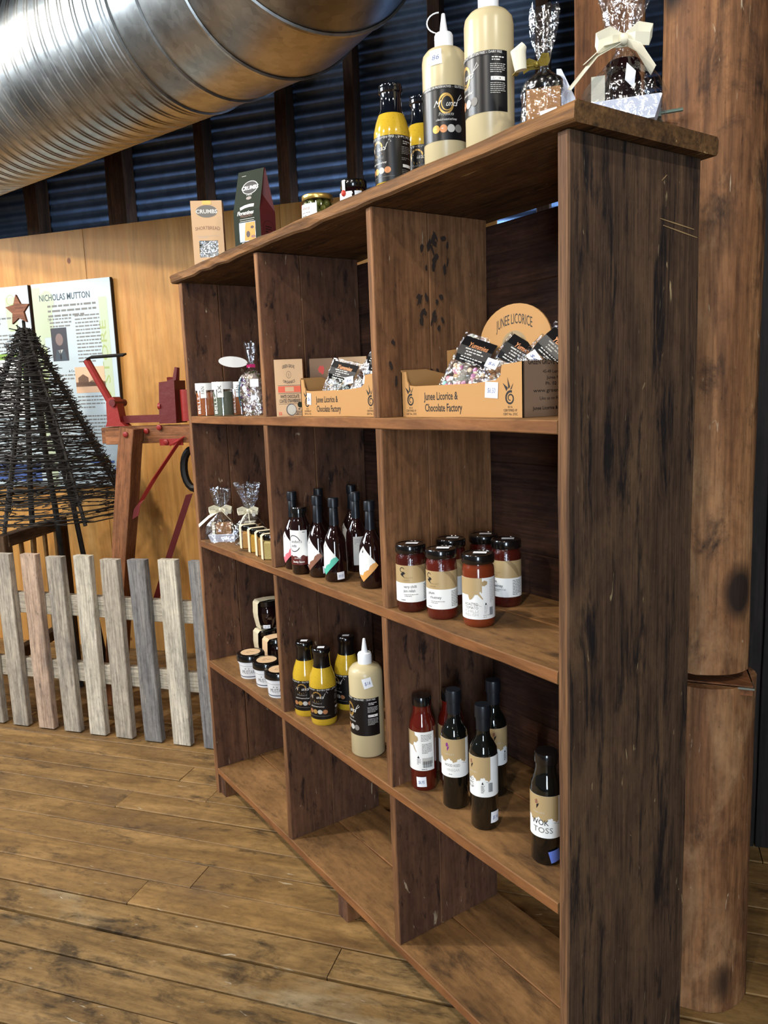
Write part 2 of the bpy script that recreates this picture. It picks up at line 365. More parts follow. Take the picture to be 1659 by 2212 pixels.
def plywood():
    m = wood('plywood', [S(160, 110, 54), S(188, 136, 72), S(202, 154, 90)], S(190, 120, 50), .6, (0.9, 5, 5), (.5, .66), None, freq=5, along=.55, var=.03, bump=.05, fibre=.16, dist=1.6, mottle=.12)
    nt = m.node_tree; L = nt.links.new; b = nt.nodes['Principled BSDF']
    src = b.inputs['Base Color'].links[0].from_socket
    tc = nt.nodes.new('ShaderNodeTexCoord'); v = nt.nodes.new('ShaderNodeTexVoronoi'); v.inputs['Scale'].default_value = 2.3; v.inputs['Randomness'].default_value = 1
    mp = nt.nodes.new('ShaderNodeMapping'); mp.inputs['Scale'].default_value = (0.8, 1, 1); L(tc.outputs['Object'], mp.inputs[0]); L(mp.outputs[0], v.inputs['Vector'])
    r = ramp(nt, [(0.022, (1, 1, 1, 1)), (0.036, (0, 0, 0, 1))]); L(v.outputs['Distance'], r.inputs[0])
    L(mixc(nt, r.outputs[0], src, S(112, 62, 26)), b.inputs['Base Color']); b.inputs['Roughness'].default_value = .5
    return m
M_ply = plywood()

def tin(name, col, rough, scale=6.0):
    m = pm(name, col, rough, 1.0); nt = m.node_tree; b = nt.nodes['Principled BSDF']; L = nt.links.new
    tc = nt.nodes.new('ShaderNodeTexCoord'); v = nt.nodes.new('ShaderNodeTexVoronoi'); v.inputs['Scale'].default_value = 40 * scale / 6; L(tc.outputs['Object'], v.inputs['Vector'])
    n = nt.nodes.new('ShaderNodeTexNoise'); n.inputs['Scale'].default_value = scale; n.inputs['Detail'].default_value = 6; L(tc.outputs['Object'], n.inputs['Vector'])
    r = ramp(nt, [(0.3, tuple(x * .72 for x in col[:3]) + (1,)), (0.7, tuple(min(1, x * 1.12) for x in col[:3]) + (1,))])
    a = nt.nodes.new('ShaderNodeMath'); a.operation = 'MULTIPLY_ADD'; a.inputs[1].default_value = 0.3; L(v.outputs['Color'], a.inputs[0]); L(n.outputs['Fac'], a.inputs[2])
    s_ = nt.nodes.new('ShaderNodeMath'); s_.operation = 'SUBTRACT'; s_.inputs[1].default_value = .15; L(a.outputs[0], s_.inputs[0]); L(s_.outputs[0], r.inputs[0]); L(r.outputs[0], b.inputs['Base Color'])
    q = nt.nodes.new('ShaderNodeMapRange'); q.inputs['To Min'].default_value = rough - .08; q.inputs['To Max'].default_value = rough + .12; L(n.outputs['Fac'], q.inputs[0]); L(q.outputs[0], b.inputs['Roughness'])
    return m
M_duct = tin('galvanised_duct', S(176, 178, 176), 0.36)
M_tin = tin('corrugated_iron', S(92, 106, 126), 0.45, 4); M_tin.node_tree.nodes['Principled BSDF'].inputs['Metallic'].default_value = 0.35
M_band = pm('grey_metal_strip', S(120, 122, 112), .45, .8)
M_bolt = pm('verdigris_bolt', S(104, 118, 104), .55, .6)
M_dark = pm('dark_void_timber', S(30, 24, 20), .9)
M_roof = pm('roof_underside', S(48, 36, 28), .9)

M_black = pm('black_plastic', S(12, 12, 14), .28, spec=.5)
M_capblk = pm('black_lacquered_lid', S(14, 12, 12), .18, spec=.6, coat=.5)
M_capmat = pm('black_shrink_capsule', S(18, 22, 28), .36)
M_white = pm('white_plastic', S(236, 238, 240), .38)
M_paper = pm('white_paper', S(236, 236, 232), .62)
M_stick = pm('white_price_sticker', S(240, 242, 246), .5)
M_ink = pm('black_ink', S(22, 20, 20), .6)
M_grey = pm('grey_ink', S(120, 116, 110), .6)
M_lgrey = pm('pale_grey_ink', S(186, 184, 178), .6)
M_wink = pm('white_ink', S(232, 230, 224), .55)
M_gold = pm('gold_ink', S(196, 156, 84), .35, .5)
M_copper = pm('copper_ink', S(184, 126, 84), .4, .4)
M_goldp = pm('gold_label_paper', S(182, 156, 112), .45, .15)
M_goldd = pm('bronze_label_shade', S(150, 126, 88), .45, .15)
M_blackl = pm('black_label', S(14, 13, 15), .32)
M_red = pm('red_ink', S(206, 62, 44), .5)
M_orange = pm('orange_ink', S(222, 96, 62), .55)
M_pink = pm('pink_ink', S(226, 112, 124), .5)
M_brown = pm('brown_ink', S(136, 92, 72), .5)
M_teal = pm('teal_ink', S(86, 182, 158), .5)
M_amber = pm('amber_ink', S(216, 156, 84), .5)
M_green = pm('green_ink', S(122, 152, 62), .55)
M_purple = pm('purple_ink', S(120, 40, 118), .5)
M_blueink = pm('pen_blue_ink', S(92, 104, 150), .6)
M_cream = pm('cream_sauce', S(198, 182, 142), .30, sss=.0, spec=.45)
M_hotgl = pm('dark_sauce_in_glass', S(26, 8, 8), .06, spec=.6, coat=.6)
M_vingl = pm('dark_green_glass', S(8, 11, 9), .07, spec=.6, coat=.6)
M_tomgl = pm('tomato_sauce_in_glass', S(86, 20, 12), .10, spec=.55, coat=.6)
M_chut1 = pm('plum_chutney_in_glass', S(64, 18, 12), .10, spec=.55, coat=.6, bump=.2, bscale=130)
M_chut2 = pm('red_chutney_in_glass', S(84, 25, 16), .10, spec=.55, coat=.6, bump=.2, bscale=130)
M_chut3 = pm('orange_relish_in_glass', S(160, 54, 22), .10, spec=.55, coat=.6, bump=.25, bscale=130)
M_honey = pm('dark_honey_in_glass', S(24, 8, 10), .06, spec=.6, coat=.6)
M_must = pm('mustard_seed_in_glass', S(172, 126, 62), .12, spec=.5, coat=.5, bump=.3, bscale=400)
M_must2 = pm('yellow_mustard_in_glass', S(186, 140, 40), .12, spec=.5, coat=.5, bump=.3, bscale=400)
M_must3 = pm('pale_mustard_in_glass', S(176, 156, 92), .12, spec=.5, coat=.5, bump=.3, bscale=400)
M_neckgl = pm('empty_dark_glass_neck', S(10, 14, 22), .05, spec=.7, coat=.7)
M_kraft = pm('kraft_card', S(180, 134, 80), .75, bump=.05, bscale=300)
M_kraftp = pm('pale_kraft_card', S(214, 178, 138), .7, bump=.04, bscale=300)
M_kraftb = pm('grey_brown_card_side', S(140, 112, 88), .75)
M_maroon = pm('maroon_card', S(104, 42, 40), .45)
M_dgreen = pm('dark_green_card', S(40, 46, 36), .75, spec=.15)
M_ribbon = pm('cream_ribbon', S(226, 220, 196), .5)
M_ribg = pm('gold_ribbon', S(150, 132, 60), .35, .5)
M_fudge = pm('fudge', S(170, 120, 66), .55, bump=.08, bscale=120)
M_choc = pm('chocolate', S(58, 30, 18), .4)
M_tray = pm('white_card_tray', S(226, 230, 242), .5)
M_rustp = pm('red_oxide_paint', S(92, 20, 17), .55, bump=.15, bscale=40)
M_redp = pm('bright_red_paint', S(136, 32, 25), .5, bump=.12, bscale=40)
M_iron = pm('black_iron', S(30, 28, 26), .5, .6)
M_wire = pm('dark_twig', S(34, 30, 26), .8)
M_star = wood('star_timber', [S(96, 60, 42), S(124, 80, 58), S(138, 92, 68)], freq=14, var=.02)
M_panel = pm('printed_panel', S(184, 196, 200), .35)
M_pgreen = pm('pale_green_print', S(180, 190, 158), .45)
M_pgreen2 = pm('olive_green_print', S(158, 170, 100), .45)
M_sepia = pm('sepia_print', S(214, 172, 136), .5)
M_sepiad = pm('dark_sepia_print', S(116, 84, 66), .5)
M_photo = pm('dark_photo_print', S(54, 48, 50), .45)
M_skin = pm('grey_tone_print', S(126, 104, 96), .5)
M_edgeblk = pm('panel_edge', S(28, 22, 18), .6)
M_bluepr = pm('blue_print', S(70, 92, 150), .5)
M_foil = pm('silver_foil', S(200, 204, 214), .18, 1.0)
M_lav = [pm('dried_petal_%d' % i, c, .7) for i, c in enumerate([S(120, 86, 150), S(196, 176, 160), S(206, 190, 160), S(150, 96, 120), S(96, 104, 60)])]
M_candy = [pm('candy_%d' % i, c, .35) for i, c in enumerate([S(226, 150, 160), S(160, 214, 206), S(240, 200, 140), S(214, 130, 170), S(244, 214, 170)])]
M_olive = pm('olive_skin', S(86, 88, 34), .25)
M_goldlid = pm('gold_lid', S(206, 172, 96), .28, .8)

def seedy(name, col, dot, scale=520, thr=.26):
    m = pm(name, col, .14, spec=.5, coat=.5); nt = m.node_tree; b = nt.nodes['Principled BSDF']; L = nt.links.new
    tc = nt.nodes.new('ShaderNodeTexCoord'); v = nt.nodes.new('ShaderNodeTexVoronoi'); v.inputs['Scale'].default_value = scale; L(tc.outputs['Object'], v.inputs['Vector'])
    n = nt.nodes.new('ShaderNodeTexNoise'); n.inputs['Scale'].default_value = scale * .4; L(tc.outputs['Object'], n.inputs['Vector'])
    a = nt.nodes.new('ShaderNodeMath'); a.operation = 'ADD'; L(v.outputs['Distance'], a.inputs[0]); L(n.outputs['Fac'], a.inputs[1])
    r = ramp(nt, [(thr + .30, dot), (thr + .42, col)]); L(a.outputs[0], r.inputs[0]); L(r.outputs[0], b.inputs['Base Color']); return m
M_yel = seedy('yellow_mustard_sauce', S(196, 160, 44), S(104, 88, 28))
M_spiceO = seedy('paprika_grains', S(176, 104, 62), S(110, 56, 30), 900, .3)
M_spiceG = seedy('dried_green_herb', S(116, 124, 104), S(60, 66, 52), 900, .3)
M_speck = seedy('speckled_relish', S(112, 46, 22), S(60, 20, 10), 420, .22)

def film(name, fac, tint=(1, 1, 1, 1), rough=.12, bump=0.0, bs=60):
    """clear film or thin clear glass: mostly see-through with a glossy sheen"""
    m = bpy.data.materials.new(name); m.use_nodes = True; nt = m.node_tree; L = nt.links.new; nt.nodes.remove(nt.nodes['Principled BSDF'])
    t = nt.nodes.new('ShaderNodeBsdfTransparent'); t.inputs[0].default_value = tint; g = nt.nodes.new('ShaderNodeBsdfGlossy'); g.inputs['Roughness'].default_value = rough
    x = nt.nodes.new('ShaderNodeMixShader'); x.inputs[0].default_value = fac; L(t.outputs[0], x.inputs[1]); L(g.outputs[0], x.inputs[2])
    L(x.outputs[0], nt.nodes['Material Output'].inputs[0])
    if bump:
        tc = nt.nodes.new('ShaderNodeTexCoord'); n = nt.nodes.new('ShaderNodeTexNoise'); n.inputs['Scale'].default_value = bs; n.inputs['Detail'].default_value = 3; L(tc.outputs['Object'], n.inputs['Vector'])
        B = nt.nodes.new('ShaderNodeBump'); B.inputs['Strength'].default_value = bump; B.inputs['Distance'].default_value = .01; L(n.outputs['Fac'], B.inputs['Height']); L(B.outputs[0], g.inputs['Normal'])
    return m
M_cello = film('cellophane', .20, (.96, .97, 1, 1), .10, .6, 45)
M_cello2 = film('stiff_cellophane', .22, (.90, .92, .97, 1), .10, .8, 60)
M_glass = film('clear_jar_glass', .10, (.95, .97, .95, 1), .03)
M_plast = film('clear_plastic_tube', .14, (.95, .95, .97, 1), .08)

# ------------------------------------------------------------------ the setting
# floor: every board in view is its own piece over a dark sub-floor
mb = MB(); mb.box((0, 0, -0.06), (12, 12, 0.04)); floor = mb.build('floor', M_dark); tag(floor, kind='structure')
floor.rotation_euler = (0, 0, ANG); floor.location = (-0.8, 0.3, 0)
rng = random.Random(11)
PITCH = 0.1127; FI = floor.matrix_basis.inverted()
for k in range(-26, 24):
    d0 = 0.055 + k * PITCH
    joints = {2: [-5.6, -3.3, -0.60, 1.9], 1: [-5.6, -2.4, -0.2, 2.2], 0: [-5.6, -2.1, 0.3, 2.4], 3: [-5.6, -1.28, 0.1, 2.2], -1: [-5.6, -2.6, -0.75, 2.2]}.get(k)
    if not joints:
        joints = [-5.6]
        while joints[-1] < 2.2: joints.append(joints[-1] + rng.uniform(1.3, 3.1))
    for a, b in zip(joints[:-1], joints[1:]):
        gap = 0.0035 if k not in (1, 2) else 0.008
        g2 = rng.uniform(0.0015, 0.004)
        o = board('floor_board', b - a - g2, PITCH - gap, 0.022, Matrix.Identity(4), M_floor_old if (k <= 2 and b > -0.9) else M_floor, floor, jit=.0011, ch=.0022, seed=k * 31 + int(a * 100), nseg=max(2, int((b - a) / .35)))
        o.matrix_local = FI @ BM @ Matrix.Translation((0.5 * (a + b), d0 + PITCH / 2, -0.011 + rng.uniform(-.0012, .0008)))

# corrugated iron wall with timber studs
mb = MB(); vs = []; fs = []; n = 0; z = 0.0
while z < 4.3:
    y = 0.009 * math.cos(2 * PI * z / 0.062)
    vs += [(-5.5, y, z), (4.5, y, z), (-5.5, y + .004, z), (4.5, y + .004, z)]
    if n: q = 4 * n; fs += [(q - 4, q - 3, q + 1, q), (q - 2, q + 2, q + 3, q - 1)]
    n += 1; z += 0.062 / 8
mb.add(vs, fs); wall_b = mb.build('wall_back', M_tin, smooth=True, angle=60); tag(wall_b, kind='structure')
wall_b.rotation_euler = (0, 0, ANG); wall_b.location = EN * 2.60
for k, (s0, w) in enumerate([(-4.4, .09), (-3.75, .09), (-3.2, .09), (-2.62, .12), (-2.085, .056), (-1.602, .063), (-1.232, .05), (-0.80, .06), (-.30, .06), (.25, .07), (.8, .07), (1.4, .07), (2.0, .07)]):
    board('stud', 4.2, w, 0.10, MX((s0, -0.07, 2.1), (0, 0, 1), (1, 0, 0)), M_stud, wall_b, jit=.0025, ch=.003, seed=k)
for z in (3.95,): board('girt', 9.5, 0.09, 0.05, MX((-.6, -0.155, z), (1, 0, 0), (0, 0, 1)), M_stud, wall_b, jit=.003, seed=int(z * 10))
# added blue strip lamp hidden behind the plywood, brightens the iron above it
gl = area('added_blue_strip', EP(-1.4, 2.50, 2.12), EP(-1.4, 2.60, 2.6), 3.0, 0.08, 22.0, (0.38, 0.60, 1.0))
gl.rotation_euler = (gl.rotation_euler.to_matrix() @ Matrix.Identity(3)).to_euler()

# plywood partition
mb = MB(); mb.box((-2.8, 0.035, 0.6), (4.8, 0.02, 1.2)); wall_l = mb.build('wall_left', M_dark); tag(wall_l, kind='structure')
wall_l.rotation_euler = (0, 0, ANG); wall_l.location = EN * 2.40
for k, (a, b) in enumerate([(-5.2, -4.0), (-4.0, -2.8), (-2.8, -1.6), (-1.6, -0.5)]):
    board('plywood_sheet', 2.41, b - a - .002, 0.018, MX(((a + b) / 2, 0.009, 1.205), (0, 0, 1), (1, 0, 0)), M_ply, wall_l, jit=.0003, ch=.0008, seed=k)

# roof space
mb = MB(); mb.box((0, 0, 0), (11, 9, 0.04)); ceil = mb.build('ceiling', M_roof); tag(ceil, kind='structure'); ceil.rotation_euler = (0, 0, ANG); ceil.location = (-0.6, 0.0, 4.3)
for k, s0 in enumerate((-4.6, -3.4, -2.2, -1.0, .2, 1.4)):
    board('rafter', 7.0, 0.06, 0.14, MX((s0, -0.6, -0.09), (0, 1, 0), (1, 0, 0)), M_stud, ceil, jit=.003, seed=k)
board('collar_tie', 5.0, 0.05, 0.12, MX((-3.3, .9, -.75), (.72, .1, .5), (0, 1, 0)), M_stud, ceil, jit=.003, seed=31)

# squared post and round log post behind the shelves
post = thing('timber_post', 'squared brown timber post behind the ribbon-tied bag at the top right', 'post', EP(0.054, 0.77, 0), ANG)
board('post_beam', 4.2, 0.158, 0.15, MX((0, 0, 2.1), (0, 0, 1), (1, 0, 0)), M_plank, post, jit=.002, ch=.004, seed=3)
log = thing('log_post', 'rough round log post with knots behind the end of the shelves', 'post', (-0.112, 0.590, 0))
def log_part(name, z0, z1, r0, seed, ox=0.0):
    mb = MB(); n = 30; m = int((z1 - z0) / 0.05); vs = []; fs = []
    for k in range(m + 1):
        z = z0 + (z1 - z0) * k / m
        for i in range(n):
            a = 2 * PI * i / n; q = Vector((math.cos(a) * 1.6, math.sin(a) * 1.6, z * 1.1 + seed))
            r = r0 * (1 + .05 * noise.noise(q) + .03 * noise.noise(Vector((math.cos(a) * 6, math.sin(a) * 6, z * 2.2 + seed)))) + .012 * max(0, noise.noise(Vector((math.cos(a) * 2, math.sin(a) * 2, z * 3.3 + 9 + seed))) - .25)
            vs.append((z, r * math.cos(a) + ox, r * math.sin(a)))
    for k in range(m):
        for i in range(n): j = (i + 1) % n; fs.append((k * n + i, k * n + j, k * n + n + j, k * n + n + i))
    fs += [tuple(range(n)), tuple(m * n + i for i in range(n))]
    mb.add(vs, fs); o = mb.build(name, M_log, log, smooth=True, angle=50); o.matrix_local = MX((0, 0, 0), (0, 0, 1), (1, 0, 0)); return o
log_part('upper_log', 0.815, 4.25, 0.103, 3.0)
log_part('lower_log', 0.0, 0.79, 0.117, 7.0, .004)
hd = math.radians(123.0); dirv = Vector((math.cos(hd), math.sin(hd), 0)); sd = Vector((-dirv.y, dirv.x, 0))
mb = MB(); mb.prism([(-.112, -.09), (.112, -.09), (.10, .09), (-.10, .09)], .004, MX((0, 0, .79), sd, dirv)); mb.build('metal_strip', M_band, log)
mb = MB(); mb.prism([(-.109, -.085), (.104, -.085), (.095, .08), (-.095, .08)], .022, MX((0, 0, .7935), sd, dirv)); mb.build('packing_block', M_press, log)
bolt = thing('bolt', 'grey-green bolt sticking out sideways beside the log post at the top right', 'bolt', (-0.136, 0.448, 1.985))
mb = MB(); mb.tube([(0, 0, 0), (.034, .022, .0)], .0038, 8); mb.build('shank', M_bolt, bolt)
mb = MB(); mb.tube([(-.0095, -.006, 0), (0, 0, 0)], .009, 6); mb.build('nut', M_bolt, bolt)
mb = MB(); mb.tube([(-.012, -.004, 0), (-.040, .06, 0.0)], .0036, 8); mb.build('tail', M_bolt, bolt)

mb = MB(); mb.box((0, .03, 2.1), (1.5, .02, 4.2)); wr = mb.build('added_dark_backing', M_dark); tag(wr, kind='structure'); wr.rotation_euler = (0, 0, ANG); wr.location = EP(1.06, 1.15, 0)  # added dark backing, its near-black boards replace unlit space beside the log
for k in range(8): board('dark_backing_board', 4.2, .183, .018, MX((-.66 + .188 * k, .01, 2.1), (0, 0, 1), (1, 0, 0)), M_darkb, wr, seed=k)

# ------------------------------------------------------------------ duct
DP = Vector((-1.9228, 0.1857, 2.8296)); RC = 1.6442
dd = Vector((-0.958139, -0.285856, 0.0160014)); bv = Vector((0.257119, -0.883708, -0.391087)); cv = dd.cross(bv)
duct = thing('air_duct', 'large round galvanised air duct with ribbed straight run and segmented bend overhead', 'duct', DP)
R0 = 0.34
def duct_ring(ctr, nb, r, n=72): return [ctr + (nb * math.cos(2 * PI * i / n) + cv * math.sin(2 * PI * i / n)) * r for i in range(n)]
def skin(rings):
    n = len(rings[0]); vs = [p for r in rings for p in r]; fs = []
    for k in range(len(rings) - 1):
        for i in range(n): j = (i + 1) % n; fs.append((k * n + i, k * n + j, k * n + n + j, k * n + n + i))
    return MB().add(vs, fs)
def at_ang(a):
    return bv * RC - bv * (RC * math.cos(a)) - dd * (RC * math.sin(a)), -bv * math.cos(a) - dd * math.sin(a), (-dd * math.cos(a) + bv * math.sin(a))
rings = []; x = 0.0
rib = [(0, 0), (.024, 0), (.028, .0035), (.031, .0035), (.035, 0), (.044, 0), (.048, .0035), (.051, .0035), (.055, 0), (.075, 0)]
while x < 2.7:
    for q, dr in rib[:-1]: rings.append(duct_ring(dd * (x + q), -bv, R0 + dr))
    x += .075
skin(rings).build('ribbed_pipe', M_duct, duct, smooth=True, angle=25)
angs = [0, 0.1235, 0.341]
def gore(ra, rb):
    g = []
    for q in range(5): f = q / 4; g.append([p0.lerp(p1, f) for p0, p1 in zip(ra, rb)])
    skin(g).build('bend_segment', M_duct, duct, smooth=True, angle=25)
def seam(c0, ring0, t0):
    rr = [[p + (p - c0).normalized() * h + t0 * e for p in ring0] for e, h in ((-.008, .0008), (-.006, .007), (.004, .007), (.007, .0008))]
    skin(rr).build('seam', M_duct, duct, smooth=True, angle=25)
for k in range(3):
    c0, n0, t0 = at_ang(angs[k]); seam(c0, duct_ring(c0, n0, R0), t0)
    if k < 2: c1, n1, t1 = at_ang(angs[k + 1]); gore(duct_ring(c0, n0, R0), duct_ring(c1, n1, R0))
# from there the run turns up through the roof
side = t0.cross(Vector((0, 0, 1))).normalized(); bd = side.cross(t0) * math.cos(.4) + side * math.sin(.4); axis = t0.cross(bd).normalized(); piv = c0 + bd * .8; base = duct_ring(c0, n0, R0); prev = base
for k in range(1, 6):
    Rm = Matrix.Rotation(.3 * k, 3, axis); cur = [piv + Rm @ (p - piv) for p in base]; gore(prev, cur); seam(piv + Rm @ (c0 - piv), cur, Rm @ t0); prev = cur
te = (Rm @ t0); top = [p + te * ((4.28 - DP.z - p.z) / te.z) for p in prev]; skin([prev, top]).build('riser_pipe', M_duct, duct, smooth=True, angle=25)
for s0 in (2.3,):
    c = dd * s0; mb = MB(); mb.tube([p for p in duct_ring(c, -bv, R0 + .004, 40)], .004, 6, closed=True); mb.tube([c + Vector((0, 0, R0)), Vector((c.x, c.y, 4.25 - DP.z))], .005, 6); mb.build('hanger', M_iron, duct)

# ------------------------------------------------------------------ picket fence
fence = thing('picket_fence', 'low fence of weathered grey timber pickets on two rails beside the shelves', 'fence', EP(-2.4, 1.331, 0), ANG)
fs_ = [-4.30, -4.155, -4.01, -3.87, -3.73, -3.585, -3.445, -3.305, -3.165, -3.02, -2.88, -2.735, -2.592, -2.445, -2.306, -2.164, -2.026, -1.884, -1.738, -1.592, -1.45, -1.31]
fm = [0, 1, 2, 0, 3, 0, 2, 1, 0, 2, 3, 0, 0, 1, 0, 2, 0, 3, 2, 3, 0, 2]
for k, (s0, mi) in enumerate(zip(fs_, fm)):
    lean = rng.uniform(-.012, .004); h = .806 + rng.uniform(-.006, .008); z0 = .006
    board('picket', h - z0, .085, .034, MX((s0 + .0425 + 2.4, .017, (h + z0) / 2), (lean, 0, 1), (1, 0, 0)), M_fence[mi], fence, jit=.0012, ch=.003, seed=k)
for z, hh in ((.58, .095), (.275, .088)):
    board('rail', 3.1, hh, .03, MX((-2.78 + 2.4, .051, z), (1, 0, 0), (0, 0, 1)), M_fence[2], fence, jit=.002, seed=int(z * 50))

# ------------------------------------------------------------------ shelving unit
X0, X1, X2, X3, T = 0.0, -0.55, -1.12, -1.71, 0.0255
Z5, Z4, Z3, Z2, ZT = 0.099, 0.516, 0.9605, 1.3966, 1.875
M_scr = pm('pale_scratch', S(150, 122, 82), .8)
unit = thing('shelving_unit', 'tall old dark timber shelving unit of twelve open compartments', 'shelves', (0, 0, 0))
TS = 0.024
board('side_panel', 1.842, .3437, T, MX((T / 2, .3437 / 2, .921), (0, 0, 1), (0, 1, 0)), M_edge, unit, jit=.0016, ch=.003, seed=1)
for (y0, y1) in ((0, .128), (.130, .335)):
    board('side_plank', 1.842, y1 - y0, T, MX((X3 + T / 2, (y0 + y1) / 2, .921), (0, 0, 1), (0, 1, 0)), M_shelf, unit, jit=.0014, seed=int(y1 * 99))
board('top_board', 1.795, .372, .030, MX((-0.848, .172, ZT - .015), (1, 0, 0), (0, 1, 0)), M_topb, unit, jit=.0028, ch=.005, seed=5, nseg=26)
for k, (z, yj) in enumerate(((Z5, .17), (Z4, .21), (Z3, .19), (Z2, .18))):
    for (y0, y1) in ((0.0, yj), (yj + .0015, .333)):
        board('shelf_plank', 1.683, y1 - y0, TS, MX(((X3 + T + X0) / 2, (y0 + y1) / 2, z - TS / 2), (1, 0, 0), (0, 1, 0)), M_flat, unit, jit=.0013, ch=.002, seed=k * 7 + int(y0 * 90))
rows = [(Z5, Z4 - TS), (Z4, Z3 - TS), (Z3, Z2 - TS), (Z2, ZT - .030)]
for c, xu in enumerate((X1, X2)):
    for r, (za, zb) in enumerate(rows):
        dx = [[.002, -.003, .003, -.002], [0, .002, -.002, .001]][c][r]; ys = .132 + .02 * ((r + c) % 2)
        for (y0, y1) in ((0.002, ys), (ys + .0015, .328)):
            board('divider_plank', zb - za - .001, y1 - y0, T - .002, MX((xu + T / 2 + dx, (y0 + y1) / 2, (za + zb) / 2), (0, 0, 1), (0, 1, 0)), M_shelf2 if (r == 2 and c == 0) or (r == 3 and c == 0) else M_shelf, unit, jit=.0010, seed=r * 13 + c * 5 + int(y0 * 60))
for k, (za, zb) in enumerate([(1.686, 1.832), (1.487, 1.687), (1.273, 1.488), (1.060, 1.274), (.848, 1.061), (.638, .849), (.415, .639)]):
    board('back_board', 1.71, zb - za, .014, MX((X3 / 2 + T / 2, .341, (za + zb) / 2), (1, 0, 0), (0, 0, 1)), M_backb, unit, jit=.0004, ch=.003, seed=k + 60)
for x in (-.812, -1.665, -.25):
    board('foot', .074, .05, .045, MX((x, .03, .037), (0, 0, 1), (1, 0, 0)), M_shelf, unit, jit=.001, seed=int(x * 100))
# old soot marks on the paler divider of the top middle wall
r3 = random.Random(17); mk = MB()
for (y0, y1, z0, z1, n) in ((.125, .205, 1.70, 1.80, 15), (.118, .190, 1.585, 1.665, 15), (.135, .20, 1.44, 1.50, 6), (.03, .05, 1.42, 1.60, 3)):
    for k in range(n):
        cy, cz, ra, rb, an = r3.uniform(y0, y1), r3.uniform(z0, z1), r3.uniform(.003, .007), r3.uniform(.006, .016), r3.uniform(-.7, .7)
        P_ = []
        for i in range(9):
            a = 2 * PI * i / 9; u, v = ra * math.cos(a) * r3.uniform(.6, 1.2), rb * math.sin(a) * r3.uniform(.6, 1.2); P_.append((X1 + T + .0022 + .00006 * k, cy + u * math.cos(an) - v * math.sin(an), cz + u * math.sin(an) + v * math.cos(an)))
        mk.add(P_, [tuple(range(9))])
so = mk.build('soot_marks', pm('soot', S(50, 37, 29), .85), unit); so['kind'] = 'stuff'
for k, (a_, b_) in enumerate((((.0262, .2274, 1.7301), (.0262, .325, 1.7200)), ((.0262, .2367, 1.7195), (.0262, .335, 1.7065)), ((.0262, .2310, 1.793), (.0262, .2440, 1.803)))):
    sc_ = MB(); sc_.ribbon([a_, tuple((Vector(a_) + Vector(b_)) / 2), b_], [.001, .0022, .0012], (0, .2, 1), .0006); sc_.build('scratch', M_scr, unit)

# ------------------------------------------------------------------ old red wool press behind the fence
pr = thing('wool_press', 'old timber and red iron hand-cranked press standing behind the fence', 'press', EP(-2.05, 1.75, 0), ANG)
def q(s, z, d=0.0): return Vector((s + 2.05, d, z))
board('beam', .60, .078, .085, MX((.10, .0, 1.303), (1, 0, 0), (0, 0, 1)), M_press, pr, seed=4, jit=.002)
board('beam_end_block', .12, .078, .16, MX((-.115, .03, 1.300), (1, 0, 0), (0, 0, 1)), M_press, pr, seed=6, jit=.001)
board('leg', 1.352, .08, .075, MX((-.118, -.088, .672), (.235, 0, 1.35), (1, 0, 0)), M_press, pr, seed=5, jit=.002)
board('leg', 1.30, .08, .075, MX((.36, -.01, .65), (-.12, 0, 1.3), (1, 0, 0)), M_press, pr, seed=7, jit=.002)
mb = MB(); mb.tube([q(-2.289, 1.651, -.05), q(-2.186, 1.442, -.03)], .017, 8); mb.build('crank_arm', M_redp, pr, smooth=True)
mb = MB(); mb.ribbon([q(-2.296, 1.648, -.05), q(-2.27, 1.664, -.05), q(-2.081, 1.666, -.05)], .03, (0, 1, .35), .004); mb.build('crank_grip', M_iron, pr)
mb = MB(); mb.prism([(-.035, 0), (.075, 0), (.05, .02), (.035, .115), (.02, .135), (-.005, .13), (-.02, .11), (-.024, .02)], .05, MX(q(-2.185, 1.345, .0), (1, 0, 0), (0, 0, 1))); mb.build('crank_bracket', M_redp, pr)
mb = MB(); mb.tube([q(-2.165, 1.452, -.06), q(-2.165, 1.452, .03)], .017, 10); mb.build('pivot', M_rustp, pr, smooth=True)
mb = MB(); mb.box((q(-2.04, 1.375, -.01)), (.22, .03, .034)); mb.build('crossbar', M_rustp, pr)
mb = MB(); mb.prism([(-.05, 0), (.04, 0), (.045, .19), (-.035, .185)], .09, MX(q(-1.885, 1.352, .05), (1, 0, 0), (0, 0, 1))); mb.build('gear_box', M_rustp, pr)
mb = MB(); mb.tube([q(-1.88, 1.535), q(-1.855, 1.55), q(-1.845, 1.60)], [.03, .016, .011], 8); mb.build('horn', M_rustp, pr, smooth=True)
mb = MB(); mb.lathe([(.016, 0), (.016, .014)], 12); o = mb.build('boss', M_redp, pr); o.matrix_local = MX(q(-1.935, 1.43, -.03), (0, 1, 0), (0, 0, 1))
mb = MB(); mb.tube([q(-1.80, 1.50, 0), q(-1.80, 1.36, 0)], .035, 10); mb.build('spindle', M_redp, pr, smooth=True)
mb = MB(); mb.ribbon([q(-1.86, 1.262, -.055), q(-1.815, 1.285, -.055), q(-1.97, 1.104, -.06), q(-2.045, 1.0, -.07), q(-2.062, .975, -.08), q(-2.074, .925, -.085)], .036, (.75, .35, .5), .004); mb.build('brace_strap', M_redp, pr)
mb = MB(); mb.box(q(-1.875, 1.268, -.046), (.12, .006, .03)); mb.build('brace_plate', M_redp, pr)
mb = MB(); mb.ribbon([q(-1.80, 1.03, -.05), q(-1.94, .71, -.06), q(-2.06, .43, -.06)], .032, (1, .4, .2), .005); mb.build('lower_bar', M_rustp, pr)
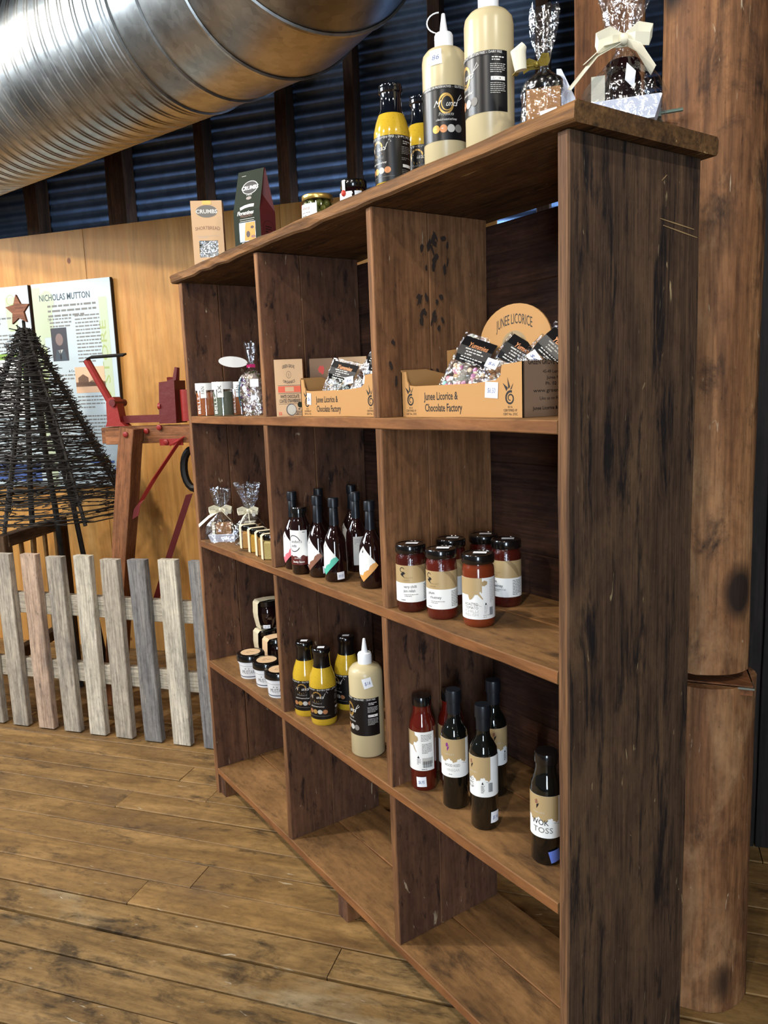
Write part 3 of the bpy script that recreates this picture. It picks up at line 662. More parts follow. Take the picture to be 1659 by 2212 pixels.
for s0, z0 in ((-2.055, 1.31), (-2.0, 1.32), (-1.93, 1.335), (-1.90, 1.268)):
    mb = MB(); mb.lathe([(.013, 0), (.013, .008), (.006, .012)], 8); o = mb.build('bolt_head', M_redp, pr); o.matrix_local = MX(q(s0, z0, -.046 if s0 > -2.03 else -.124), (1, 0, 0), (0, 0, 1))
mb = MB(); mb.tube([q(-1.80 + .05 * math.cos(a), 1.14 + .09 * math.sin(a), .0) for a in [i * PI / 10 for i in range(20)]], .018, 8, closed=True); mb.build('hand_wheel', M_iron, pr, smooth=True)

# ------------------------------------------------------------------ twig tree with wooden star
tr = thing('twig_tree', 'cone-shaped tree of dark wound vine twigs topped with a wooden star', 'decoration', EP(-2.745, 1.83, 0), ANG)
ZA, ZB, RB = 1.83, .905, .45
rods = MB
for k in range(8):
    a = 2 * PI * k / 8 + .35; low = k % 3 == 0
    p0 = Vector((.02 * math.cos(a), .02 * math.sin(a), ZA)); p1 = Vector((RB * math.cos(a), RB * math.sin(a), ZB - .02))
    if low: p1 = p0 + (p1 - p0) * (1.0)
    mb = MB(); mb.tube([p0, p0.lerp(p1, .5) + Vector((.01, .0, 0)), p1], .009, 6); mb.build('rib', M_wire, tr)
for sx, sy, l in ((.14, -.02, 1), (-.22, .1, 1), (.10, .24, 1)):
    mb = MB(); mb.tube([(.0, 0, 1.80), (sx * .6, sy * .6, .95), (sx, sy, 0)], [.012, .014, .014], 8); mb.build('leg', M_wire, tr, smooth=True)
r2 = random.Random(5); mb = MB(); nr = 66
for k in range(nr):
    f = (k + .4) / nr; z = ZA - (ZA - ZB) * (f ** .92); R = .03 + (RB - .03) * (ZA - z) / (ZA - ZB); tilt = r2.uniform(-.05, .05); pha = r2.uniform(0, 6.28); sg = 22
    pts = [Vector(((R + r2.uniform(-.008, .008)) * math.cos(2 * PI * i / sg + pha), (R + r2.uniform(-.008, .008)) * math.sin(2 * PI * i / sg + pha), z + tilt * R * math.cos(2 * PI * i / sg) + r2.uniform(-.005, .005))) for i in range(sg)]
    mb.tube(pts, r2.uniform(.0022, .0048), 4, closed=True)
for k in range(1700):
    f = r2.random() ** .6; z = ZA - (ZA - ZB) * f; R = .03 + (RB - .03) * f + r2.uniform(-.01, .012); a = r2.uniform(0, 6.28); l = r2.uniform(.02, .07)
    p = Vector((R * math.cos(a), R * math.sin(a), z)); t = Vector((-math.sin(a), math.cos(a), r2.uniform(-.35, .35))) * l + Vector((math.cos(a), math.sin(a), 0)) * r2.uniform(-.012, .02)
    mb.tube([p, p + t], [r2.uniform(.002, .0045), .0012], 3)
for k in range(500):   # brush gathered along the ribs
    j = r2.randrange(8); a = 2 * PI * j / 8 + .35 + r2.uniform(-.08, .08); f = r2.random(); z = ZA - (ZA - ZB) * f; R = .03 + (RB - .03) * f
    p = Vector((R * math.cos(a), R * math.sin(a), z)); t = Vector((r2.uniform(-1, 1), r2.uniform(-1, 1), r2.uniform(-.7, .7))) * .03
    mb.tube([p - t, p + t], .0028, 3)
w = mb.build('vine_winding', M_wire, tr); w['kind'] = 'stuff'
st = MB(); st.prism([((.075 if i % 2 == 0 else .036) * math.sin(PI * i / 5), (.075 if i % 2 == 0 else .036) * math.cos(PI * i / 5)) for i in range(10)], .012, MX((0, -.02, ZA + .085), (.94, .0, .34) if False else (1, 0, 0.05), (-.05, 0, 1))); st.build('star', M_star, tr)
mb = MB(); mb.tube([(0, 0, ZA - .05), (0, 0, ZA + .04)], .008, 6); mb.build('star_stem', M_wire, tr)

# ------------------------------------------------------------------ slatted bench end behind the fence
be = thing('slatted_bench', 'dark slatted timber bench end half hidden behind the fence at the far left', 'bench', EP(-2.68, 1.68, 0), ANG)
board('top_rail', .50, .055, .06, MX((0, 0, .845), (-.2, 1, 0), (0, 0, 1)), M_bench, be, seed=1)
board('bottom_rail', .50, .05, .05, MX((0, 0, .30), (-.2, 1, 0), (0, 0, 1)), M_bench, be, seed=2)
for k in range(5):
    y = -.2 + .1 * k; board('slat', .50, .022, .014, MX((-.2 * y - .01, y, .565), (0, 0, 1), (-.2, 1, 0)), M_slat, be, seed=k)
for y in (-.24, .24): board('end_post', .87, .05, .05, MX((-.2 * y, y, .435), (0, 0, 1), (1, 0, 0)), M_bench, be, seed=9)

# ------------------------------------------------------------------ interpretive panels on the plywood
def panel(label, s0, s1, z0, z1):
    t = thing('information_sign', label, 'sign', EP((s0 + s1) / 2, 2.372, z0), ANG, 'printed history panels on the plywood wall')
    w, h = s1 - s0, z1 - z0
    mb = MB(); mb.box((0, .008, h / 2), (w, .016, h)); mb.box((w / 2 + .002, .010, h / 2), (.004, .02, h), 1); mb.build('board', [M_panel, M_edgeblk], t)
    return t, w, h, Print(flat((-w / 2, 0, 0), (1, 0, 0), (0, 0, 1)))
PMAT = [pm('slate_ink', S(58, 66, 74), .5), M_grey, M_pgreen, M_pgreen2, M_sepia, M_sepiad, M_photo, M_skin, M_wink, M_bluepr, M_green, M_lgrey]
t, w, h, P = panel('white history panel titled NICHOLAS MUTTON on the plywood wall', -3.164, -2.630, .98, 2.136)
P.rect(0, .0, .06, h - .02, 2); P.rect(w - .085, .25, w - .03, h - .10, 2)
P.disc(.10, h - .10, .05, .06, 2); P.rect(.06, h - .30, .13, h - .14, 2)
P.text('OLD STORE', w - .052, .62, .042, .62, 3, 'c', rot=PI / 2)
P.text('STORE', .068, .66, .045, .28, 3, 'c', bold=.02, rot=PI / 2)
P.text('NICHOLAS MUTTON', .050, h - .098, .036, .345, 0, 'l', bold=.012)
P.para(.10, h - .135, .33, 3, .027, .011, 1, 3)
P.para(.105, h - .205, .15, 4, .020, .008, 1, 4); P.para(.28, h - .195, .165, 14, .0195, .0075, 1, 5)
P.text('N', .095, h - .212, .02, None, 1, 'l')
P.rect(.106, h - .435, .215, h - .250, 6); P.disc(.16, h - .315, .026, .034, 7); P.poly([(.118, h - .434), (.135, h - .372), (.187, h - .372), (.207, h - .434)], 0); P.poly([(.143, h - .372), (.179, h - .372), (.161, h - .40)], 8)
P.poly([(.157, h - .376), (.165, h - .376), (.168, h - .42), (.161, h - .43), (.154, h - .42)], 6)
P.text('& Co.', .205, h - .50, .013, None, 0, 'l'); P.para(.12, h - .52, .13, 3, .02, .008, 1, 9)
P.rect(.247, h - .62, .447, h - .475, 4); P.rect(.247, h - .585, .447, h - .56, 5); P.poly([(.265, h - .575), (.265, h - .535), (.30, h - .515), (.335, h - .535), (.335, h - .575)], 5); P.disc(.39, h - .565, .05, .018, 5)
P.para(.25, h - .645, .19, 4, .02, .007, 1, 11); P.para(.25, h - .755, .20, 9, .02, .007, 1, 12)
P.para(.02, h - .60, .20, 18, .02, .007, 1, 14)
P.rect(.30, .155, .42, .175, 3); P.rect(.25, .135, .46, .148, 9); P.disc(w - .06, .07, .035, .04, 9)
P.build(PMAT, t)
t, w, h, P = panel('white history panel half cut off by the left picture edge behind the twig tree', -3.725, -3.190, .98, 2.136)
P.rect(w - .17, h - .245, w - .09, h - .06, 2); P.ring(w - .13, h - .075, .026, .03, 3); P.rect(w - .155, h - .25, w - .105, h - .09, 3, lift=.0002)
P.para(.05, h - .18, .42, 2, .028, .010, 1, 21); P.para(.03, h - .275, .47, 10, .022, .008, 1, 22)
P.rect(.02, h - .75, .46, h - .375, 10); P.rect(.035, h - .74, .435, h - .41, 8); P.text('Wool', .26, h - .44, .02, None, 0, 'l'); P.para(.05, h - .475, .36, 11, .023, .008, 1, 23)
P.para(.03, h - .82, .46, 12, .022, .008, 1, 24); P.rect(.02, .03, .5, .14, 9)
P.build(PMAT, t)

# ------------------------------------------------------------------ goods: shared pieces
def sticker(parent, fm, w=.022, h=.022, txt='', tilt=0.0, mat=None):
    c, s_ = math.cos(tilt), math.sin(tilt); n = 6; mb = MB(); P = []
    for j in range(2):
        for i in range(n + 1):
            x, y = -w / 2 + w * i / n, (-h / 2, h / 2)[j]; P.append(fm(x * c - y * s_, x * s_ + y * c, .0011))
    mb.add(P, [(i, i + 1, n + 2 + i, n + 1 + i) for i in range(n)]); o = mb.build('price_sticker', mat or M_stick, parent)
    if txt:
        p = Print(lambda x, y, l: fm(x * c - y * s_, x * s_ + y * c, .0011 + l)); p.text(txt, 0, -h * .18, h * .34, w * .62, 0, shear=.2); p.build([M_blueink], o, 'price')
    return o
def thcam(x, y): return math.atan2(CP.x - x, -(CP.y - y))   # angle that faces the camera side of the shelf

# ---- squeeze bottles of dressing
def squeeze(label, x, y, z, logo_off, ring=False, stick=None, group='cream sauce squeeze bottles'):
    t = thing('squeeze_bottle', label, 'bottle', (x, y, z), 0, group); r = .0445
    mb = MB(); mb.lathe([(.040, 0), (r, .005), (r, .218), (.0425, .229), (.035, .238), (.0205, .2435), (.0185, .245)], 40); mb.build('body', M_cream, t, smooth=True, angle=50)
    mb = MB(); mb.lathe([(.0185, .2445), (.0185, .268), (.0165, .272), (.0085, .2735), (.0075, .28), (.0040, .305), (.0034, .309), (.002, .310)], 24); mb.build('cap', M_white, t, smooth=True)
    if ring:
        a = thcam(x, y) - PI / 2
        pts = [(.0085 * math.sin(a) + .024 * math.sin(a) * math.sin(q_) * 1.0, -(.0085 + .024 * math.sin(q_)) * math.cos(a), .2735 + .014 - .019 * math.cos(q_) + .006) for q_ in [PI * i / 12 for i in range(13)]]
        pts[0] = (.0175 * math.sin(a), -.0175 * math.cos(a), .262)
        mb = MB(); mb.tube(pts, .0014, 6); mb.build('cap_tether', M_white, t, smooth=True)
    a0 = thcam(x, y) + logo_off
    lb = cyl_patch(r, a0 - D(95), a0 + D(112), .062, .163).build('label', M_blackl, t, smooth=True)
    P = Print(cyl(r + .0005, a0, 0))
    P.rect(-D(95) * r, .156, D(112) * r, .1572, 5, 24)
    P.text('FLAVOURS OR PRESERVATIVES  -  GLUTEN FREE  -  DAIRY FREE', .012, .1578, .0042, .13, 0)
    P.ring(0, .129, .0125, .0155, 1, sy=1.25); P.ring(.002, .130, .010, .0115, 1, sy=1.25)
    P.text('M', -.017, .124, .012, None, 0, shear=.5); P.text('unts', .012, .124, .011, .024, 0, shear=.5); P.stroke([(.024, .134), (.034, .141), (.031, .146), (.024, .136), (.02, .124)], .0009, 0)
    P.text('Products', 0, .107, .0065, .03, 4, shear=.2); P.text('a blend of mustard and honey', 0, .098, .0045, .042, 0, shear=.4)
    for k, m_ in enumerate((1, 3, 4, 2)): P.disc(-.021 + .015 * k, .083, .0075, None, m_, 18); P.para(-.021 + .015 * k - .004, .083, .008, 1, .002, .0012, 0, k)
    P.para(.058, .150, .022, 2, .004, .0018, 0, 3); P.para(.055, .139, .028, 5, .0032, .0014, 4, 4); P.rect(.056, .113, .082, .1195, 0, 5); P.poly([(.058, .1145), (.062, .1145), (.060, .1185)], 5); P.para(.064, .1155, .015, 1, .002, .0015, 5, 5); P.para(.055, .108, .028, 6, .0032, .0012, 4, 6)
    P.build([M_wink, M_gold, M_grey, M_copper, M_lgrey, M_ink], lb)
    if stick: sticker(t, cyl(r, thcam(x, y) + stick[0], stick[1]), .024, .027, stick[2], stick[3])
    return t
squeeze('cream sauce squeeze bottle with hanging tether on its nozzle, on the top board', -.382, .092, ZT, D(2), True, (D(-22), .215, '86', .05))
squeeze('largest-looking cream sauce squeeze bottle on the top board, beside the gift bags', -.222, .065, ZT, D(-68))
squeeze('cream sauce squeeze bottle standing on the shelf below the hot sauces', -.726, .062, Z4, D(-68), False, (D(5), .205, '$16', .25))

# ---- mustard sauce bottles
def mustard(label, x, y, z, logo_off, capped=True):
    t = thing('mustard_bottle', label, 'bottle', (x, y, z), 0, 'yellow mustard sauce bottles'); H = .222
    def rad(zz):
        pts = [(0, .0350), (.006, .0378), (.11, .0395), (.125, .0388), (.145, .034), (.165, .0265), (.18, .0235)]
        for (a, ra), (b, rb) in zip(pts, pts[1:]):
            if a <= zz <= b: return ra + (rb - ra) * (zz - a) / (b - a)
        return pts[-1][1]
    top = .168 if capped else .160
    mb = MB(); mb.lathe([(rad(zz), zz) for zz in (0, .003, .006, .03, .06, .09, .11, .118, .125, .135, .145, .155, top)], 40); mb.build('filled_body', M_yel, t, smooth=True, angle=50)
    if capped:
        mb = MB(); mb.lathe([(.0262, .166), (.0245, .176), (.0235, .195), (.0240, .205), (.0262, .209), (.0262, .219), (.024, .222)], 32); c = mb.build('cap', M_capblk, t, smooth=True)
        sticker(t, flat((0, 0, .2216), (math.cos(.9), math.sin(.9), 0), (-math.sin(.9), math.cos(.9), 0)), .02, .016)
    else:
        mb = MB(); mb.lathe([(rad(.160), .160), (.0235, .172), (.0225, .195), (.0228, .203), (.0255, .206), (.0258, .212), (.0240, .214), (.0252, .217), (.0245, .220)], 32); mb.build('glass_neck', M_neckgl, t, smooth=True)
    a0 = thcam(x, y) + logo_off
    lb = cyl_patch(rad, a0 - D(100), a0 + D(125), .020, .112, nz=3).build('label', M_blackl, t, smooth=True)
    P = Print(cyl(rad, a0, 0)); r = .0405
    P.rect(-D(100) * r, .106, D(125) * r, .1068, 0, 24); P.text('ADDED FLAVOURS - GLUTEN FREE - DAIRY FREE', .01, .1072, .0036, .12, 0)
    P.ring(0, .087, .0105, .0135, 1, sy=1.2); P.text('M', -.014, .083, .010, None, 0, shear=.5); P.text('unts', .010, .083, .010, .02, 0, shear=.5); P.stroke([(.020, .092), (.03, .099), (.027, .104), (.021, .094), (.018, .084)], .0009, 0)
    P.text('Mustard', 0, .066, .006, .028, 3, shear=.2); P.text('a blend of mustard and honey', 0, .057, .0042, .04, 0, shear=.4)
    for k, m_ in enumerate((2, 1, 4, 2)): P.disc(-.019 + .0135 * k, .043, .0066, None, m_, 16)
    P.rect(-.03, .030, .035, .0306, 3, 8)
    P.para(.053, .099, .022, 2, .004, .0017, 4, 1); P.para(.05, .088, .028, 5, .0033, .0014, 3, 2); P.para(.05, .066, .028, 2, .0033, .0014, 3, 3); P.rect(.052, .048, .074, .054, 0, 5); P.para(.05, .042, .026, 5, .0033, .0013, 3, 4)
    P.build([M_wink, M_gold, M_copper, M_grey, M_lgrey], lb)
    return t
mustard('yellow mustard bottle with open dark neck standing alone on the top board', -.533, .066, ZT, D(-52), False)
mustard('yellow mustard bottle half hidden behind a squeeze bottle on the top board', -.553, .163, ZT, D(-18), False)
mustard('black-capped mustard bottle, left of the three on the lower shelf', -1.052, .058, Z4, D(-22))
mustard('black-capped mustard bottle, front one of the three on the lower shelf', -.966, .066, Z4, D(-30))
mustard('black-capped mustard bottle, back right of the three on the lower shelf', -1.012, .178, Z4, D(-62))

# ---- hot sauce bottles
def hot(label, x, y, z, m_band, off=-62, stick=None, back=False):
    t = thing('hot_sauce_bottle', label, 'bottle', (x, y, z), 0, 'slim dark hot sauce bottles'); tc_ = thcam(x, y)
    prof = [(0, .0285), (.004, .0312), (.03, .0315), (.095, .030), (.108, .0285), (.122, .0235), (.134, .0170), (.143, .0130), (.150, .0118)]
    def rad(zz):
        for (a, ra), (b, rb) in zip(prof, prof[1:]):
            if a <= zz <= b: return ra + (rb - ra) * (zz - a) / (b - a)
        return prof[-1][1]
    mb = MB(); mb.lathe([(r, zz) for zz, r in prof], 36); mb.build('glass_body', M_hotgl, t, smooth=True, angle=50)
    mb = MB(); mb.lathe([(.0130, .149), (.0122, .165), (.0118, .194), (.0112, .195), (.0112, .197), (.0142, .198), (.0142, .219), (.0130, .222)], 28); mb.build('capsule', M_capmat, t, smooth=True)
    if not back:
        a0 = tc_ + D(off); hw = D(76); zc, zt, zb = .060, .110, .018
        up = lambda a: zc + (zt - zc) * (1 - abs(a - a0) / hw); lo = lambda a: zc - (zc - zb) * (1 - abs(a - a0) / hw)
        wig = lambda a: .0025 * math.sin((a - a0) * 11) + .0015 * math.sin((a - a0) * 23)
        def mid(a):
            f = (a - a0) / hw; b_ = .020 + wig(a) if f > 0 else max(0, .020 + f * .055) + wig(a) * max(0, 1 + f * 3)
            return min(up(a), lo(a) + max(0, b_) * (1 if f < .85 else max(0, (1 - f) / .15)) + (0 if f < .85 else (up(a) - lo(a)) * 1.0))
        lb = cyl_patch(rad, a0 - hw, a0 + hw, 0, 1, n=32, zlo=mid, zhi=up, nz=3).build('label', M_paper, t, smooth=True)
        bd = cyl_patch(rad, a0 - hw, a0 + hw, 0, 1, n=32, zlo=lo, zhi=mid, nz=3); bd.build('label_band', m_band, lb, smooth=True)
        P = Print(cyl(rad, a0, 0)); P.ring(0, .066, .0165, .0185, 0, D(-40), D(265), 34, 1.15); P.text("andon's", .006, .067, .006, .026, 1, shear=.15); P.text('ads', .0, .057, .006, .013, 1, shear=.15); P.para(-.004, .048, .009, 1, .002, .001, 1, 2)
        P.text('smooth heat', .013, .026, .0045, .022, 2, rot=.72)
        P.build([M_ink, M_lgrey, M_ink], lb)
        ib = cyl_patch(rad, a0 + D(128), a0 + D(215), .018, .098, nz=2).build('back_label', M_lgrey, t, smooth=True)
        P = Print(cyl(rad, a0 + D(170), 0)); P.para(-.018, .09, .036, 12, .0042, .0016, 0, 5); P.rect(-.016, .022, .012, .036, 0, 4); P.build([M_grey], ib)
    else:
        ib = cyl_patch(rad, tc_ - D(20), tc_ + D(75), .020, .100, nz=2).build('back_label', M_lgrey, t, smooth=True)
        P = Print(cyl(rad, tc_ + D(28), 0)); P.para(-.02, .092, .04, 11, .0042, .0016, 0, 8); P.rect(-.004, .024, .018, .046, 1, 4); P.build([M_grey, M_ink], ib)
    if stick: sticker(t, cyl(rad, tc_ + D(stick[0]), stick[1]), .020, .020, '$9.50', stick[2])
    return t
hot('hot sauce bottle with pink label band, leftmost on its shelf', -1.059, .048, Z3, M_pink, -62, (18, .024, 0))
hot('hot sauce bottle with brown label band in the middle of the sauces', -.921, .052, Z3, M_brown, -60, (32, .022, .05))
hot('hot sauce bottle with teal green label band, nearest the shelf edge', -.847, .060, Z3, M_teal, -60, (22, .017, .05))
hot('hot sauce bottle with amber label band standing apart near the divider', -.722, .092, Z3, M_amber, -42)
hot('hot sauce bottle with orange label band mostly hidden by the divider', -.635, .105, Z3, M_orange, -50)
hot('hot sauce bottle in the back row showing only its black cap, behind the brown-band bottle', -1.060, .136, Z3, M_pink, -62)
hot('hot sauce bottle at the very back showing only its cap, behind the teal-band bottle', -1.055, .245, Z3, M_brown, -62)
hot('hot sauce bottle turned to show its grey back label behind the teal-band bottle', -.905, .165, Z3, M_teal, -62, None, True)

# ---- wide sauce bottle among the hot sauces
t = thing('sauce_bottle', 'short wide dark sauce bottle with square white label among the hot sauces', 'bottle', (-.986, .030, Z3)); tc_ = thcam(-.986, .03)
prof = [(0, .024), (.004, .0272), (.125, .0275), (.140, .0265), (.152, .0215), (.160, .0195)]
mb = MB(); mb.lathe([(r, z) for z, r in prof], 36); mb.build('glass_body', M_hotgl, t, smooth=True, angle=50)
mb = MB(); mb.lathe([(.0185, .158), (.0185, .170), (.0215, .171), (.0215, .184), (.020, .187)], 28); mb.build('lid', M_capblk, t, smooth=True)
lo = lambda a: .052 + .002 * math.sin((a - tc_) * 9) + .002 * math.sin((a - tc_) * 5)
lb = cyl_patch(.0275, tc_ - D(115), tc_ + D(42), 0, .125, n=24, zlo=lo, nz=2).build('label', M_paper, t, smooth=True)
cyl_patch(.0273, tc_ - D(115), tc_ + D(42), .028, .05, zhi=lo).build('label_band', pm('maroon_ink', S(92, 34, 28), .4), lb, smooth=True)
P = Print(cyl(.0280, tc_ - D(42), 0)); P.ring(0, .088, .0185, .0205, 0, D(20), D(330), 34, 1.15); P.text("andon's", .008, .090, .0085, .032, 0, shear=.15); P.text('ads', .0, .078, .0085, .017, 0, shear=.15); P.rect(.026, .119, .034, .1205, 0); P.text('GOURMET', .01, .045, .004, .02, 1); P.text('Smoky Sauce', .012, .034, .006, .034, 1, bold=.02); P.build([M_ink, M_wink], lb)
sticker(t, cyl(.0275, tc_ + D(62), .018), .020, .022, '$9', .3)

# ---- chutney jars
def chutney(label, x, y, style, m_fill, off=0):
    t = thing('chutney_jar', label, 'jar', (x, y, Z3), 0, 'chutney and relish jars'); tc_ = thcam(x, y); r = .0338
    mb = MB(); mb.lathe([(.0305, 0), (.0332, .004), (r, .010), (r, .118), (.0328, .126), (.0300, .131), (.0295, .140)], 40); mb.build('filled_glass', m_fill, t, smooth=True, angle=50)
    mb = MB(); mb.lathe([(.0335, .134), (.0345, .136), (.0345, .149), (.0330, .1525), (.030, .1528), (.0295, .1518)], 36); mb.build('lid', M_capblk, t, smooth=True)
    aa = .75; sticker(t, flat((.002, .004, .1522), (math.cos(aa), math.sin(aa), 0), (-math.sin(aa), math.cos(aa), 0)), .028, .019, '')
    if style == 'gold':
        lb = cyl_patch(r, tc_ - D(150), tc_ + D(102), .024, .068).build('label', M_paper, t, smooth=True)
        cyl_patch(r, tc_ - D(150), tc_ + D(102), .068, .108).build('label_top', M_goldp, lb, smooth=True)
        P = Print(cyl(r + .0005, tc_ + D(off), 0))
        P.poly([(.008, .108), (.022, .108), (.034, .096), (.042, .082), (.046, .070), (.040, .072), (.030, .086), (.020, .098)], 5)
        P.ring(-.026, .098, .0045, .006, 0, D(20), D(300)); P.poly([(-.031, .088), (-.022, .094), (-.018, .090), (-.024, .086), (-.020, .080), (-.027, .084)], 0)
        P.text('VALLEY', -.012, .079, .0032, .022, 3, spacing=1.3); P.text('LARDER', -.016, .073, .003, .015, 3, spacing=1.3)
        a_, b_ = ('very chilli', 'jam relish') if 'left' in label else ('plum', 'chutney')
        P.text(a_, -.008 if 'left' in label else -.020, .057, .0065, .030 if 'left' in label else .016, 2, 'c'); P.text(b_, -.010, .0475, .0065, .027, 2)
        P.para(-.022, .041, .034, 2, .0035, .0012, 1, 3); P.para(-.03, .0285, .026, 1, .003, .0014, 0, 4)
        P.para(.026, .062, .024, 10, .0036, .0015, 1, 6)
        P.build([M_ink, M_grey, M_ink, M_goldd, M_lgrey, M_goldd], lb)
    else:
        lb = cyl_patch(r, tc_ - D(150), tc_ + D(98), .018, .106).build('label', M_paper, t, smooth=True)
        P = Print(cyl(r + .0005, tc_, 0))
        for seg in range(31):
            xa, xb = -.055 + seg * .002, -.055 + (seg + 1) * .002; P.rect(xa, .073 - .004 * math.sin(seg * .4) - .001 * math.sin(seg * 1.7), xb, .106, 0, 1, lift=.0004)
        P.poly([(.005, .106), (.008, .098), (.012, .101), (.019, .098), (.018, .092), (.012, .089), (.006, .090), (.0035, .081), (.0015, .074), (.009, .062), (.008, .060), (-.002, .071), (-.008, .071), (-.014, .062), (-.020, .059), (-.024, .070), (-.05, .070), (-.05, .106)], 0, lift=.00045)
        P.poly([(-.030, .102), (-.026, .103), (-.024, .097), (-.026, .091), (-.029, .090), (-.031, .096)], 1); P.poly([(-.028, .092), (-.026, .088), (-.028, .084)], 2)
        P.text('VALLEY', -.020, .080, .004, .024, 3, spacing=1.2)
        for k, w_ in enumerate(('ROASTED', 'TOMATO', 'CHILLI', 'RELISH')): P.text(w_, -.0165, .0475 - .0075 * k, .0062, .030, 4 if k < 2 else 5, 'r' if False else 'c')
        P.stroke([(-.016, .055), (-.004, .049), (.006, .046)], .0005, 3)
        P.poly([(.0125, .049), (.0175, .049), (.015, .054)], 2); P.para(.011, .046, .008, 6, .003, .0013, 5, 5); P.para(.009, .026, .014, 2, .004, .0018, 5, 6)
        for k in range(9): P.rect(.0235 + k * .0011, .026, .0235 + k * .0011 + .0006, .043, 2)
        P.para(.024, .100, .010, 14, .0036, .0014, 5, 7)
        P.build([M_goldp, M_orange, M_ink, M_goldd, M_grey, M_lgrey], lb)
    return t
chutney('chutney jar with gold and white label at the left front, beside the divider', -.486, .045, 'gold', M_chut1, 8)
chutney('red chutney jar with gold and white label, front middle of the six jars', -.395, .061, 'gold', M_chut2, -8)
chutney('orange-red relish jar with white map-shaped label, nearest the front', -.301, .085, 'map', M_speck)
chutney('chutney jar in the back row mostly hidden behind the front middle jar', -.470, .150, 'gold', M_chut1, 0)
chutney('chutney jar at the very back with only its neck and lid showing', -.452, .236, 'gold', M_chut1, 0)
chutney('chutney jar with dull gold label at the back right, in shadow', -.372, .232, 'gold', M_chut1, -20)

